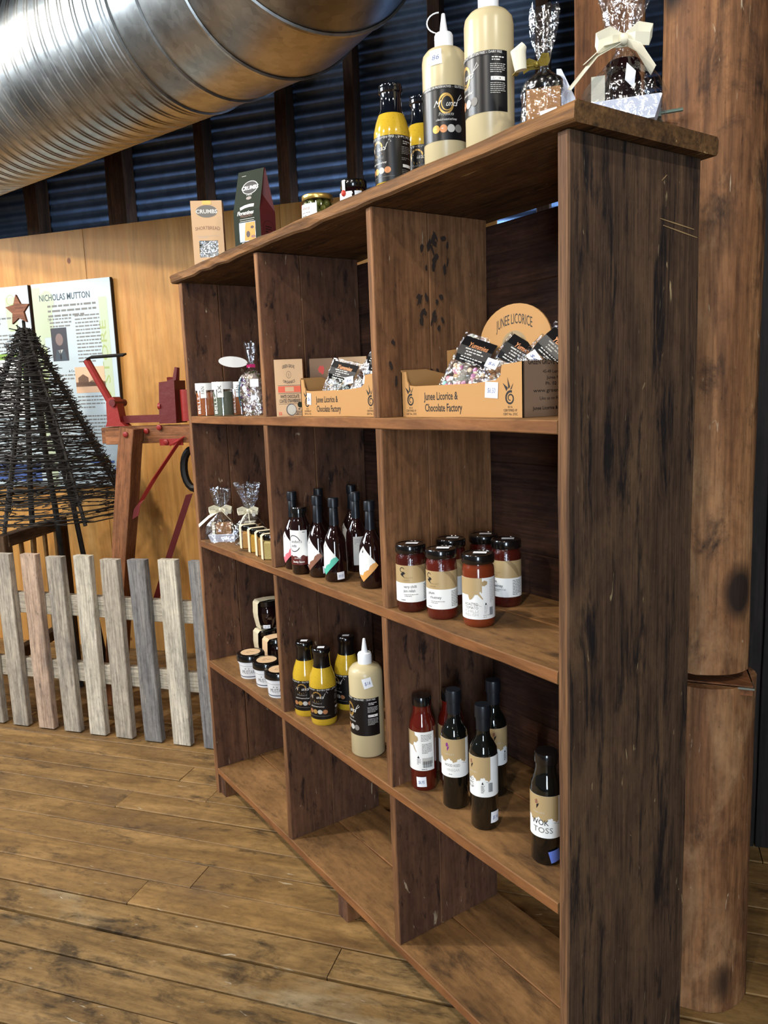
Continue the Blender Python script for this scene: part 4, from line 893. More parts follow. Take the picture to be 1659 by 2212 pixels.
# ---- sauce and vinegar bottles on the lower shelf
def tall(label, x, y, kind, off=0, stick=None):
    t = thing({'tom': 'tomato_sauce_bottle', 'vin': 'vinegar_bottle', 'wok': 'wok_sauce_bottle'}[kind], label, 'bottle', (x, y, Z4), 0, 'sauce and vinegar bottles'); tc_ = thcam(x, y)
    if kind == 'vin':
        r = .0300; H = .275; prof = [(0, .0270), (.004, .0298), (.165, r), (.180, .0285), (.192, .0225), (.202, .0165), (.212, .0145), (.222, .0140)]; gm = M_vingl
        cap = [(.0150, .219), (.0152, .244), (.0150, .246), (.0175, .247), (.0175, .270), (.0165, .2745)]; za, zb = .078, .168
    else:
        r = .0318; H = .232; prof = [(0, .0285), (.004, .0312), (.150, r), (.165, .0300), (.180, .0240), (.192, .0215), (.206, .0210)]; gm = M_tomgl if kind == 'tom' else M_vingl
        cap = [(.0205, .205), (.0235, .207), (.0235, .224), (.0222, .2275), (.020, .228)]; za, zb = (.052, .148) if kind == 'tom' else (.060, .148)
    mb = MB(); mb.lathe([(rr, z) for z, rr in prof], 36); mb.build('glass_body', gm, t, smooth=True, angle=50)
    mb = MB(); mb.lathe(cap, 28); mb.build('cap', M_capmat if kind == 'vin' else M_capblk, t, smooth=True)
    ae = tc_ + D(52) if kind == 'tom' else tc_ + D(96)
    lb = cyl_patch(r, tc_ - D(150), ae, za, zb).build('label', M_paper, t, smooth=True); P = Print(cyl(r + .0005, tc_ + D(off), 0)); zt = zb
    if kind == 'tom':
        P.poly([(-.05, zt), (-.020, zt), (-.019, zt - .008), (-.012, zt - .012), (-.011, zt - .020), (-.017, zt - .026), (-.022, zt - .025), (-.025, zt - .035), (-.05, zt - .035)], 0)
        P.stroke([(-.024, zt - .034), (-.020, zt - .044), (-.016, zt - .050)], [.003, .002, .001], 0)
        P.poly([(-.0145, za + .031), (-.0085, za + .031), (-.0115, za + .038)], 2); P.para(-.015, za + .027, .009, 4, .0036, .0015, 4, 5)
        P.para(-.004, zt - .008, .026, 5, .0035, .0013, 4, 6); P.para(-.002, zt - .03, .024, 8, .0032, .0014, 4, 7); P.rect(-.002, za + .016, .025, za + .032, 5, 4)
        for k in range(14): P.rect(-.001 + k * .0017, za + .008, -.001 + k * .0017 + (.001 if k % 3 else .0006), za + .024, 2)
        P.para(-.004, za + .003, .03, 1, .003, .0017, 4, 8)
    else:
        for sg in range(48): P.rect(-.072 + sg * .002, zt - .050 + .004 * math.sin(sg * .52) + .0012 * math.sin(sg * 1.9), -.072 + (sg + 1) * .002, zt, 0, 1, lift=.0004)
        P.poly([(.012, zt), (.020, zt - .006), (.024, zt - .014), (.018, zt - .020), (.013, zt - .030), (.022, zt - .048), (.012, zt - .040), (.004, zt - .046), (0, zt - .03), (.004, zt - .01)], 0, lift=.00045)
        P.poly([(.003, zt - .046), (.010, zt - .038), (.016, zt - .042), (.024, zt - .05), (.02, zt - .055), (.004, zt - .055)], 6); P.stroke([(.004, zt - .050), (.016, zt - .056), (.026, zt - .059)], .0007, 4)
        P.disc(.034, zt - .026, .010, .011, 6)
        c_ = 3 if 'purple' in label else 1
        P.poly([(-.026, zt - .012), (-.020, zt - .008), (-.016, zt - .014), (-.019, zt - .020), (-.024, zt - .018)], c_); P.poly([(-.021, zt - .020), (-.015, zt - .016), (-.017, zt - .022), (-.021, zt - .029)], 2 if c_ == 1 else 3)
        P.text('VALLEY', -.016, zt - .037, .0036, .024, 5, spacing=1.2)
        if kind == 'wok': P.text('WOK', -.014, za + .027, .012, .036, 2); P.text('TOSS', -.008, za + .011, .012, .040, 4)
        elif c_ == 3: P.text('WOOD AGED', -.010, za + .026, .0065, .036, 4); P.text('VINEGAR', -.008, za + .015, .0065, .030, 5); P.para(-.018, za + .007, .018, 1, .003, .0012, 4, 3)
        else:
            for k, w_ in enumerate(('AGED', 'BALSAMIC', 'SYRUP')): P.text(w_, -.028, za + .034 - .0085 * k, .0065, .028, 4)
            P.poly([(.004, za + .029), (.009, za + .029), (.0065, za + .035)], 2); P.para(.003, za + .025, .008, 6, .003, .0014, 4, 5)
            for k in range(8): P.rect(.019 + k * .0012, za + .012, .0197 + k * .0012, za + .032, 2)
    P.build([M_goldp, M_brown, M_ink, M_purple, M_grey, M_lgrey, M_paper], lb)
    if stick: sticker(t, cyl(r, tc_ + D(stick[0]), stick[1]), .023, .025, stick[3], stick[2], stick[4] if len(stick) > 4 else None)
    return t
tall('tomato sauce bottle with barcode label, front left of the lower shelf bottles', -.494, .069, 'tom', 0, (-10, .024, .05, '$6.95'))
tall('tomato sauce bottle mostly hidden behind the front tomato sauce bottle', -.472, .140, 'tom', 0)
tall('dark vinegar bottle with a purple flower on its gold label', -.383, .076, 'vin', 6)
tall('dark vinegar bottle with price sticker at its base, nearest the shelf edge', -.279, .071, 'vin', -18, (48, .030, -.05, '$14'))
tall('dark vinegar bottle in the back row behind the other vinegar bottles', -.368, .182, 'vin', 40)
tall('wok sauce bottle with blue sticker partly hidden by the end panel', -.112, .088, 'wok', 0, (30, .022, .25, '', pm('blue_sticker', S(96, 120, 200), .5)))

# ---- white mustard pots
def pot(label, x, y):
    t = thing('mustard_pot', label, 'jar', (x, y, Z4), 0, 'white mustard pots'); tc_ = thcam(x, y)
    mb = MB(); mb.lathe([(.036, 0), (.0375, .003), (.0405, .048), (.044, .055), (.044, .062)], 36); mb.build('pot_body', M_white, t, smooth=True)
    mb = MB(); mb.lathe([(.0445, .060), (.0475, .062), (.0475, .079), (.0455, .083), (.034, .084), (.033, .0832)], 40); ld = mb.build('lid', M_capblk, t, smooth=True)
    mb = MB(); mb.lathe([(.033, .0834), (.033, .0842)], 32); kd = mb.build('lid_label', M_kraftp, ld)
    P = Print(flat((0, 0, .0843), (math.cos(.8), math.sin(.8), 0), (-math.sin(.8), math.cos(.8), 0))); P.stroke([(-.012, 0), (-.004, .006), (.004, -.002), (.012, .004)], .0016, 0); P.para(-.012, -.010, .024, 1, .003, .002, 0, 3); P.build([M_brown], kd)
    rad = lambda z: .0375 + .003 * z / .048
    P = Print(cyl(rad, tc_, 0)); P.rect(-.06, .0075, .06, .010, 0, 14); P.rect(-.06, .046, .06, .0468, 1, 14)
    P.text('MUSTARD', -.008, .020, .013, .05, 1, shear=.1); P.para(-.022, .036, .024, 1, .004, .003, 1, 2); P.poly([(.022, .034), (.028, .039), (.030, .031), (.027, .022), (.022, .026)], 2); P.disc(.028, .016, .0045, .003, 3)
    P.build([pm('navy_ink', S(34, 40, 58), .5), M_grey, M_red, M_ink], t)
pot('white mustard pot with black lid, farthest left of the three', -1.444, .057)
pot('white mustard pot with black lid, middle one of the three', -1.338, .066)
pot('white mustard pot with black lid, right one cut off by the divider', -1.232, .058)

# ---- wrapped honey jars
def honey(label, x, y, z, s=1.0):
    t = thing('honey_jar', label, 'jar', (x, y, z), 0, 'dark honey jars with wrap-over labels'); tc_ = thcam(x, y)
    mb = MB(); mb.lathe([(.028 * s, 0), (.033 * s, .004), (.042 * s, .043), (.043 * s, .060), (.040 * s, .078), (.036 * s, .085)], 32, ex=.9); mb.build('filled_glass', M_honey, t, smooth=True, angle=50)
    mb = MB(); mb.lathe([(.038 * s, .084), (.040 * s, .086), (.040 * s, .102), (.038 * s, .1045)], 32); mb.build('lid', M_capblk, t, smooth=True)
    a = tc_ - D(68); u = Vector((math.sin(a), -math.cos(a), 0)); v = Vector((math.cos(a), math.sin(a), 0))
    pts = [-u * .039 * s + Vector((0, 0, .1055)), Vector((0, 0, .1078)), u * .036 * s + Vector((0, 0, .1065)), u * .044 * s + Vector((0, 0, .098)), u * .0455 * s + Vector((0, 0, .060)), u * .0435 * s + Vector((0, 0, .040)), u * .036 * s + Vector((0, 0, .004))]
    mb = MB(); mb.ribbon(pts, .046, v, .0005); mb.build('wrap_label', M_kraftp if s < 1 else M_cream2, t)
    sticker(t, cyl(.036 * s, tc_ - D(8), .012), .026, .013, '$12')
M_cream2 = pm('cream_wrap_paper', S(222, 208, 176), .6)
honey('dark honey jar stacked on top of another at the back', -1.588, .195, Z4 + .1085)
honey('dark honey jar at the bottom of the two-jar stack', -1.590, .190, Z4)
honey('dark honey jar beside the stack, half hidden by the divider', -1.478, .172, Z4, .98)
honey('dark honey jar at the back, nearly hidden by the divider', -1.515, .275, Z4, .98)

# ---- small square mustard jars with wrap labels
def hexjar(label, x, y, m):
    t = thing('small_mustard_jar', label, 'jar', (x, y, Z3), 0, 'little mustard jars with strap labels'); tc_ = thcam(x, y)
    n = 6; rot = tc_ + .2
    def hx(r, z): return [(r * math.sin(rot + 2 * PI * i / n), -r * math.cos(rot + 2 * PI * i / n), z) for i in range(n)]
    mb = MB(); ringz = [(.025, 0), (.029, .003), (.029, .052), (.023, .060)]; vs = [p for r, z in ringz for p in hx(r, z)]
    fs = [(k * n + i, k * n + (i + 1) % n, k * n + n + (i + 1) % n, k * n + n + i) for k in range(3) for i in range(n)] + [tuple(range(n)), tuple(3 * n + i for i in range(n))]
    mb.add(vs, fs); mb.build('filled_glass', m, t)
    mb = MB(); mb.lathe([(.0235, .060), (.0245, .062), (.0245, .074), (.023, .0765)], 26); mb.build('lid', M_capblk, t, smooth=True)
    a = tc_ - D(72); u = Vector((math.sin(a), -math.cos(a), 0)); v = Vector((math.cos(a), math.sin(a), 0)); k_ = .0298
    pts = [-u * k_, -u * k_ + Vector((0, 0, .074)), -u * .022 + Vector((0, 0, .0788)), u * .022 + Vector((0, 0, .0788)), u * k_ + Vector((0, 0, .074)), u * k_ + Vector((0, 0, .001))]
    mb = MB(); mb.ribbon(pts, .019, v, .0005); mb.build('strap_label', M_cream2, t)
    sticker(t, cyl(.0288, tc_ + D(22), .014), .018, .016, '')
hexjar('little brown mustard jar with cream strap label, first in the row beside the gift bags', -1.432, .075, M_must)
hexjar('little golden mustard jar with cream strap label, second in the row', -1.352, .068, M_must2)
hexjar('little mustard jar with cream strap label, third in the row', -1.285, .062, M_must)
hexjar('little pale mustard jar with cream strap label, last in the row by the divider', -1.222, .052, M_must3)

# ---- spice tubes
def tube(label, x, y, m, txt):
    t = thing('spice_tube', label, 'jar', (x, y, Z2), 0, 'clear spice tubes'); tc_ = thcam(x, y); r = .034
    mb = MB(); mb.lathe([(r - .002, .002), (r - .0016, .004), (r - .0016, .078), (r - .006, .080)], 30); mb.build('spice', m, t, smooth=True)
    mb = MB(); mb.lathe([(r - .001, 0), (r, .001), (r, .108), (r - .002, .111)], 32); mb.build('clear_tube', M_plast, t, smooth=True)
    lb = cyl_patch(r, tc_ - D(150), tc_ + D(88), .086, .110).build('label_collar', M_paper, t, smooth=True)
    l2 = cyl_patch(r, tc_ - D(32), tc_ + D(2), .060, .110, lift=.0008).build('label', M_paper, t, smooth=True)
    P = Print(cyl(r + .0008, tc_ - D(15), 0)); P.text(txt, .004, .086, .012, .024, 0, rot=PI / 2); P.build([M_ink], l2)
    P = Print(cyl(r + .0005, tc_, 0)); P.text('BELLS', -.0225, .036, .012, .056, 0, rot=PI / 2, bold=.01); P.rect(.022, .078, .027, .102, 0, 2) if False else None; P.build([M_wink], t)
tube('clear spice tube with orange-brown powder and FAN label at the far left', -1.635, .040, M_spiceO, 'FAN')
tube('clear spice tube with grey-green herbs, right of the orange one', -1.497, .044, M_spiceG, 'SX')
tube('clear spice tube with brown spice tucked behind the green herb tube', -1.535, .125, M_spiceO, 'FAN')

# ------------------------------------------------------------------ cardboard display boxes and their bags
def swirl(P, x, y, s, mi=0):
    P.spiral(x, y, s, mi)
    P.poly([(x - s * .75, y + s * 1.0), (x - s * 1.5, y + s * 2.2), (x - s * .45, y + s * 1.5)], mi); P.poly([(x - s * .35, y + s * 1.3), (x - s * .55, y + s * 3.0), (x + s * .0, y + s * 1.6)], mi); P.poly([(x, y + s * 1.2), (x + s * .7, y + s * 2.2), (x + s * .3, y + s * 1.3)], mi)
def display_box(label, x0, x1, y0, y1, lowz, cornz, backz, arch=True):
    w, d = x1 - x0, y1 - y0; c = .003
    t = thing('display_box', label, 'box', ((x0 + x1) / 2, y0, Z2), 0, 'licorice display cartons')
    fr = [(-w / 2, 0), (w / 2, 0), (w / 2, cornz + .004), (w / 2 - .056, cornz), (w / 2 - .060, lowz + .012), (w / 2 - .075, lowz + .004), (w / 2 - .14, lowz), (-w / 2 + .05, lowz), (-w / 2 + .03, lowz + .002), (-w / 2 + .022, lowz + .012), (-w / 2 + .018, cornz), (-w / 2, cornz)]
    mb = MB(); mb.prism(fr, c, MX((0, c, 0), (1, 0, 0), (0, 0, 1))); f = mb.build('front_panel', M_kraft, t)
    P = Print(flat((0, 0, 0), (1, 0, 0), (0, 0, 1)))
    P.text('Junee Licorice &', -.052, .036, .0165, .112, 0, bold=.012); P.text('Chocolate Factory', -.044, .012, .0165, .122, 0, bold=.012)
    P.build([M_ink], f, 'lettering')
    for sx in (-1, 1):
        P = Print(flat((0, 0, 0), (1, 0, 0), (0, 0, 1))); cx = sx * (w / 2 - .034); swirl(P, cx, .036, .013); P.text('B.F.A', cx, .018, .004, None, 0); P.text('CERTIFIED IP', cx, .0115, .0045, .036, 0); P.text('CERT No. 272C', cx, .0045, .0045, .038, 0); P.build([M_ink], f, 'certification_mark')
    for sx in (-1, 1):
        mb = MB(); mb.prism([(0, 0), (d, 0), (d, backz * .62), (d * .5, cornz + .006), (0, cornz + .004)], c, MX((sx * (w / 2) - (0 if sx < 0 else c), 0, 0) if True else 0, (0, 1, 0), (0, 0, 1))); s_ = mb.build('side_panel', M_kraftb if sx > 0 else M_kraft, t)
        if sx > 0:
            P = Print(flat((w / 2, 0, 0), (0, 1, 0), (0, 0, 1))); P.text('GREEN GROVE ORGANICS', .075, .096, .009, .125, 0, bold=.01); P.text('45-49 Lord Street', .085, .080, .006, .07, 0); P.text('Junee NSW', .085, .069, .006, .05, 0); P.text('Ph. 02 6924', .085, .058, .006, .055, 0); P.text('www.greengrove', .075, .045, .007, .10, 0); P.text('Like us on Facebook', .082, .031, .006, .08, 0); P.text('Junee Licorice & Chocolate', .078, .013, .0065, .11, 0, bold=.01); P.build([M_ink], s_)
    bp = [(-w / 2, 0), (w / 2, 0), (w / 2, backz)]
    if arch:
        cx, R = .03, .105
        bp += [(cx + R * math.cos(a), backz + .002 + .078 * math.sin(a)) for a in [PI * i / 18 for i in range(19)]]
    bp += [(-w / 2, backz)]
    mb = MB(); mb.prism(bp, c, MX((0, d, 0), (1, 0, 0), (0, 0, 1))); b = mb.build('header_panel', M_kraft, t)
    if arch:
        P = Print(flat((.03, d - c, backz), (1, 0, 0), (0, 0, 1)))
        P.text('JUNEE LICORICE', 0, .028, .021, .105, 0, arc=.012); P.poly([(.036 * math.cos(PI * i / 14), -.002 + .028 * math.sin(PI * i / 14)) for i in range(15)], 1); P.poly([(-.036, -.002), (-.024, .006), (-.012, .003), (-.008, .012), (.012, .012), (.014, .003), (.028, .007), (.036, -.002)], 0)
        P.text('&', 0, -.020, .012, None, 0); P.text('CHOCOLATE FACTORY', 0, -.040, .016, .11, 0, arc=-.008); P.build([M_ink, M_goldd], b)
    mb = MB(); mb.box((0, d / 2, .0015), (w - .004, d - .002, .003)); mb.build('base_panel', M_kraft, t)
    return t
bx1 = display_box('kraft display carton with arched header nearest the end panel', -.506, -.128, .050, .185, .066, .098, .145)
sticker(bx1, flat((.105, 0, .052), (1, 0, 0), (0, 0, 1)), .036, .03, '$6.50', -.06)
bx2 = display_box('kraft display carton in the middle compartment behind the divider edge', -.978, -.600, .052, .187, .066, .098, .105, False)
sticker(bx2, flat((-.143, 0, .046), (1, 0, 0), (0, 0, 1)), .022, .030, '$6', -.08)

def pillow(w, h, t_, seed, nx=12, ny=16, crimp=.12, amp=.10):
    """crinkled pillow bag standing in local XZ, bulging along Y"""
    r = Vector((seed * 3.1, seed * 1.7, 0)); mb = MB(); idx = []
    for side in (1, -1):
        vs = []
        for j in range(ny + 1):
            v = j / ny
            for i in range(nx + 1):
                u = i / nx; b = (max(0, math.sin(PI * u)) ** .6) * (max(0, math.sin(PI * min(1, max(0, (v - crimp * .3) / (1 - crimp)))) ) ** .6)
                n_ = noise.noise(Vector((u * 5, v * 6, side)) + r) * amp * t_ + noise.noise(Vector((u * 13, v * 14, side + 4)) + r) * amp * .5 * t_
                vs.append(((u - .5) * w * (1 - .08 * b), side * (b * t_ / 2 + .0004) + n_, v * h))
        fs = [(j * (nx + 1) + i, j * (nx + 1) + i + 1, (j + 1) * (nx + 1) + i + 1, (j + 1) * (nx + 1) + i) for j in range(ny) for i in range(nx)]
        mb.add(vs, fs)
    return mb
def sweet_bag(label, loc, rz, lean, roll, kind, w=.105, h=.175, stick=None):
    t = thing('sweet_bag', label, 'bag', loc, rz, 'clear bags of sweets in the display cartons')
    t.rotation_mode = 'XYZ'; t.rotation_euler = (lean, roll, rz)
    r = random.Random(label)
    mb = MB()
    if kind == 'smarties':
        mb.box((0, 0, .055), (w * .78, .014, .10)); c = mb.build('chocolate_slab', M_choc, t)
        cs = MB()
        for k in range(46): cs.ball((r.uniform(-.038, .038), -.0085 + r.uniform(0, .002), r.uniform(.008, .104)), .0058, 8, 5, r.randrange(5), (1, .55, 1))
        for k in range(10): cs.ball((r.uniform(-.038, .038), .0085, r.uniform(.008, .104)), .0058, 6, 4, r.randrange(5), (1, .55, 1))
        o = cs.build('sugar_drops', M_candy, c, smooth=True); o['kind'] = 'stuff'
    else:
        m = {'dark': M_choc, 'nut': M_fudge, 'black': pm('licorice_' + label[:9], S(24, 26, 30), .3), 'mix': M_fudge}[kind]
        for k in range(34): mb.ball((r.uniform(-w * .36, w * .36), r.uniform(-.007, .007), r.uniform(.008, .10)), r.uniform(.006, .010), 7, 5, 0, (1, .8, r.uniform(.7, 1.3)))
        o = mb.build('sweets', m, t, smooth=True); o['kind'] = 'stuff'
    pillow(w, h, .030, len(label) % 7 + 1).build('clear_film', M_cello2, t, smooth=True, angle=60)
    # folded black product card near the top
    cy = -.0175
    mb = MB(); mb.ribbon([(0, cy + .006, h * .60), (0, cy, h * .68), (0, cy - .001, h * .80), (0, cy + .004, h * .93)], w * .74, (1, 0, 0), .0004); cd = mb.build('product_card', M_blackl, t)
    P = Print(flat((0, cy - .0012, h * .60), (1, 0, 0), (0, 0, 1))); P.text('Yummies', .004, h * .20, .011, .046, 0, shear=.3, bold=.02); P.para(-.024, h * .165, .05, 1, .004, .0028, 1, 2); P.para(-.020, h * .13, .042, 2, .006, .0026, 1, 3); P.para(-.026, h * .055, .052, 2, .006, .0026, 1, 4)
    P.build([M_copper, M_lgrey], cd)
    if stick: sticker(t, flat((stick[0], cy - .003, stick[1]), (1, 0, 0), (0, 0, 1)), .026, .020, '$6', stick[2])
    return t
sweet_bag('bag of chocolate with pastel sugar drops in the carton with the arched header', (-.395, .095, Z2 + .012), D(22), D(-24), D(20), 'smarties', stick=None)
sweet_bag('sweet bag leaning right in the middle of the carton with the arched header', (-.300, .100, Z2 + .014), D(20), D(-26), D(32), 'nut', stick=(-.034, .085, .2))
sweet_bag('sweet bag lying at the right of the arched-header carton by the end panel', (-.232, .110, Z2 + .030), D(18), D(-26), D(42), 'mix', stick=(-.02, .092, -.2))
sweet_bag('bag of black sweets at the front left of the middle carton', (-.885, .090, Z2 + .004), D(24), D(-20), D(14), 'black', .11, .15, stick=(.03, .095, .4))
sweet_bag('silvery sweet bag standing tallest in the middle carton', (-.800, .120, Z2 + .020), D(28), D(-18), D(26), 'dark', .09, .19)
sweet_bag('sweet bag with price stickers at the right of the middle carton', (-.735, .100, Z2 + .008), D(20), D(-22), D(18), 'nut', .10, .17, stick=(-.02, .075, .3))
sweet_bag('sweet bag at the back right of the middle carton against the divider', (-.672, .165, Z2 + .018), D(20), D(-16), D(24), 'mix', .09, .17)

def choc_box(label, x, y, rz, w=.078, d=.035, h=.156, front=True):
    t = thing('chocolate_box', label, 'box', (x, y, Z2), rz, 'tall kraft chocolate boxes')
    mb = MB(); mb.box((0, 0, h / 2), (w, d, h)); mb.box((0, 0, h - .0006), (w + .0006, d + .0006, .001), 0); b = mb.build('carton', M_kraftp if front else M_kraftb, t)
    ff = flat((0, -d / 2, 0), (1, 0, 0), (0, 0, 1)); kx = w / .115; P = Print(lambda x, y, l: ff(x * kx, y, l))
    if front:
        P.text('GREEN GROVE', 0, h - .026, .009, .05, 0, arc=.004, bold=.01); P.ring(0, h - .042, .009, .0098, 0); P.rect(-.0006, h - .047, .0006, h - .038, 0); P.text('ORGANICS', 0, h - .062, .008, .048, 0, arc=-.004, bold=.01)
        P.rect(-.046, .0845, .046, .0855, 0); P.rect(-.046, .066, .046, .083, 1); P.rect(-.018, .068, .018, .081, 3); P.rect(-.046, .0625, .046, .0635, 0)
        P.text('WHITE CHOCOLATE', 0, .050, .0095, .078, 0, bold=.02); P.text('COATED STRAWBERRIES', 0, .038, .0095, .086, 0, bold=.02); P.rect(-.046, .034, .046, .0348, 0)
        P.disc(.004, .018, .021, .0165, 2, 24); P.disc(.005, .018, .018, .0145, 4, 24); P.disc(.040, .031, .010, .008, 5, 18); P.para(.032, .018, .018, 1, .003, .003, 0, 3); P.rect(-.048, .004, -.036, .012, 1); P.rect(-.045, .006, -.039, .010, 3); P.rect(.018, .004, .046, .005, 0); P.rect(.018, .014, .046, .0148, 0); P.para(.024, .011, .02, 3, .003, .0014, 0, 4)
        o_ = P.build([M_ink, M_orange, M_choc, M_kraftp, pm('white_strawberry', S(190, 184, 166), .4), M_dgreen], b); o_['kind'] = 'stuff'
    else:
        P.poly([(-.010, h - .040), (-.016, h - .030), (-.008, h - .022), (0, h - .020), (.006, h - .024), (.010, h - .018), (.016, h - .030), (.012, h - .042), (.004, h - .046), (-.002, h - .040)], 0); P.para(-.036, h - .066, .07, 2, .012, .003, 1, 3); P.para(-.030, h - .095, .055, 4, .006, .0025, 1, 5)
        o_ = P.build([M_red, M_grey], b); o_['kind'] = 'stuff'
    return t
choc_box('tall kraft box of white chocolate strawberries standing beside the middle carton', -1.046, .055, D(57))
choc_box('grey-brown back of a chocolate box with a small red map, behind the kraft box', -1.045, .160, D(52), .066, .03, .158, False)
choc_box('tall kraft chocolate box standing behind the middle carton', -1.010, .245, D(50), .08, .035, .160)

# ------------------------------------------------------------------ biscuit packs on the top board
t = thing('shortbread_pack', 'pale kraft shortbread carton with clear window on the top board', 'box', (-1.560, .060, ZT), D(60), 'biscuit packs')
w, d, h = .098, .045, .205
mb = MB(); mb.prism([(-w / 2, 0), (w / 2, 0), (w / 2, h), (-w / 2, h)], .001, MX((0, -d / 2 + .001, 0), (1, 0, 0), (0, 0, 1))) if False else None
fr_o = [(-w / 2, 0), (w / 2, 0), (w / 2, h), (-w / 2, h)]
def panel_with_window(w, h, wx0, wx1, wz0, wz1, y, th=.0012, top=None):
    mb = MB()
    for x0, x1, z0, z1 in ((-w / 2, w / 2, 0, wz0), (-w / 2, w / 2, wz1, h), (-w / 2, wx0, wz0, wz1), (wx1, w / 2, wz0, wz1)): mb.box(((x0 + x1) / 2, y, (z0 + z1) / 2), (x1 - x0, th, z1 - z0))
    return mb
mb = panel_with_window(w, h, -.030, .030, .030, .082, -d / 2); mb.box((-w / 2, 0, h / 2), (.0012, d, h)); mb.box((w / 2, 0, h / 2), (.0012, d, h)); mb.box((0, d / 2, h / 2), (w, .0012, h)); mb.box((0, 0, .001), (w, d, .0012)); mb.box((0, 0, h - .001), (w, d, .0012)); b = mb.build('carton', M_kraftp, t)
mb = MB(); mb.box((0, -d / 2 + .002, .056), (.062, .0006, .054)); mb.build('window', M_cello2, t)
mb = MB(); [mb.box((random.uniform(-.006, .006), .004, .012 + .013 * k), (.068, .026, .011)) for k in range(8)]; mb.build('shortbread', pm('shortbread_biscuit', S(206, 204, 184), .7, bump=.3, bscale=200), t)
P = Print(flat((0, -d / 2 - .0006, 0), (1, 0, 0), (0, 0, 1)))
P.disc(0, h - .033, .034, .019, 1, 28); P.text('CRUMBS', 0, h - .039, .012, .068, 0, bold=.02); P.build([M_wink, M_grey], b, 'brand_mark'); P = Print(flat((0, -d / 2 - .0006, 0), (1, 0, 0), (0, 0, 1))); P.text('SHORTBREAD', 0, h - .092, .011, .078, 2, arc=.003); P.rect(-.036, .096, .034, .0966, 3); P.para(-.03, .091, .058, 1, .003, .0016, 3, 4); P.para(-.026, .020, .052, 1, .003, .0016, 3, 6); P.rect(-.012, h - .012, .016, h, 4)
o_ = P.build([M_wink, M_grey, M_brown, M_lgrey, M_gold], b); o_['kind'] = 'stuff'

t = thing('florentine_pack', 'dark green gable-top florentine pack with maroon side on the top board', 'box', (-1.262, .082, ZT), D(26), 'biscuit packs')
w, d, h, zb = .098, .072, .232, .115
mb = MB(); F = -d / 2
mb.add([(-w / 2, F, 0), (w / 2, F, 0), (w / 2, F, zb), (-w / 2, F, zb), (w / 2 - .002, -.003, h), (-w / 2 + .002, -.003, h)], [(0, 1, 2, 3), (3, 2, 4, 5)], 0)
mb.add([(-w / 2, -F, 0), (w / 2, -F, 0), (w / 2, -F, zb), (-w / 2, -F, zb), (w / 2 - .002, .003, h), (-w / 2 + .002, .003, h)], [(1, 0, 3, 2), (2, 3, 5, 4)], 0)
mb.add([(w / 2, F, 0), (w / 2, -F, 0), (w / 2, -F, zb), (w / 2, F, zb), (w / 2 - .002, .003, h), (w / 2 - .002, -.003, h), (w / 2 - .022, 0, zb + .055)], [(0, 1, 2, 3), (3, 2, 6), (2, 4, 6), (6, 4, 5), (3, 6, 5)], 1)
mb.add([(-w / 2, F, 0), (-w / 2, -F, 0), (-w / 2, -F, zb), (-w / 2, F, zb), (-w / 2 + .002, .003, h), (-w / 2 + .002, -.003, h)], [(0, 3, 2, 1), (3, 5, 4, 2)], 1); mb.add([(-w / 2 + .002, -.003, h), (w / 2 - .002, -.003, h), (w / 2 - .002, .003, h), (-w / 2 + .002, .003, h)], [(0, 1, 2, 3)], 0)
b = mb.build('carton', [M_dgreen, M_maroon], t)
P = Print(flat((0, F, 0), (1, 0, 0), (0, 0, 1)))
P.rect(-.030, .028, .030, .082, 4); P.poly([(-.012, .030), (.028, .030), (.029, .080), (-.006, .081), (-.010, .055)], 5); P.disc(.002, .048, .007, .009, 6); P.disc(.018, .066, .006, .004, 6); P.disc(.02, .04, .008, .004, 7); P.rect(-.022, .024, .014, .026, 0); P.rect(-.022, .014, .012, .0152, 0); P.rect(-.03, .004, .022, .0062, 0); P.disc(.024, .0055, .005, .004, 0); P.rect(-.026, .090, .028, .0915, 3); P.rect(-.026, .0845, .026, .086, 3); P.text('HAZELNUT', 0, .096, .008, .045, 7); P.text('Florentines', -.004, .103, .011, .062, 0, shear=.4, bold=.02)
ul = math.hypot(h - zb, -F - .003); vd = Vector((0, -.003 - F, h - zb)).normalized()
P2 = Print(flat((0, F, zb), (1, 0, 0), vd)); P2.stroke([(-.024, .006), (-.008, .011), (.010, .013), (.026, .012)], .009, 0); P2.disc(.004, .068, .030, .021, 2, 28); P2.ring(.004, .068, .027, .029, 0, sy=.70); P2.text('CRUMBS', .004, .062, .012, .062, 0, bold=.025); P2.text('a touch', .004, .044, .004, .02, 0); P2.disc(.004, .036, .010, .005, 6); P2.rect(-.032, .106, -.016, .1072, 3)
P.mb.add(P2.mb.v, P2.mb.f, 0); n2 = len(P2.mb.f); P.mb.m[-n2:] = P2.mb.m
P.build([M_wink, M_gold, M_ink, M_lgrey, M_foil, pm('toffee', S(196, 140, 44), .3), M_choc, M_brown], b)
P = Print(flat((w / 2, 0, 0), (0, 1, 0), (0, 0, 1))); P.ring(.002, .062, .026, .0272, 0, sy=.85); P.para(-.014, .066, .03, 3, .007, .003, 0, 3); P.para(-.028, .028, .044, 5, .0045, .0014, 0, 7); P.build([M_ink], b, 'side_print')

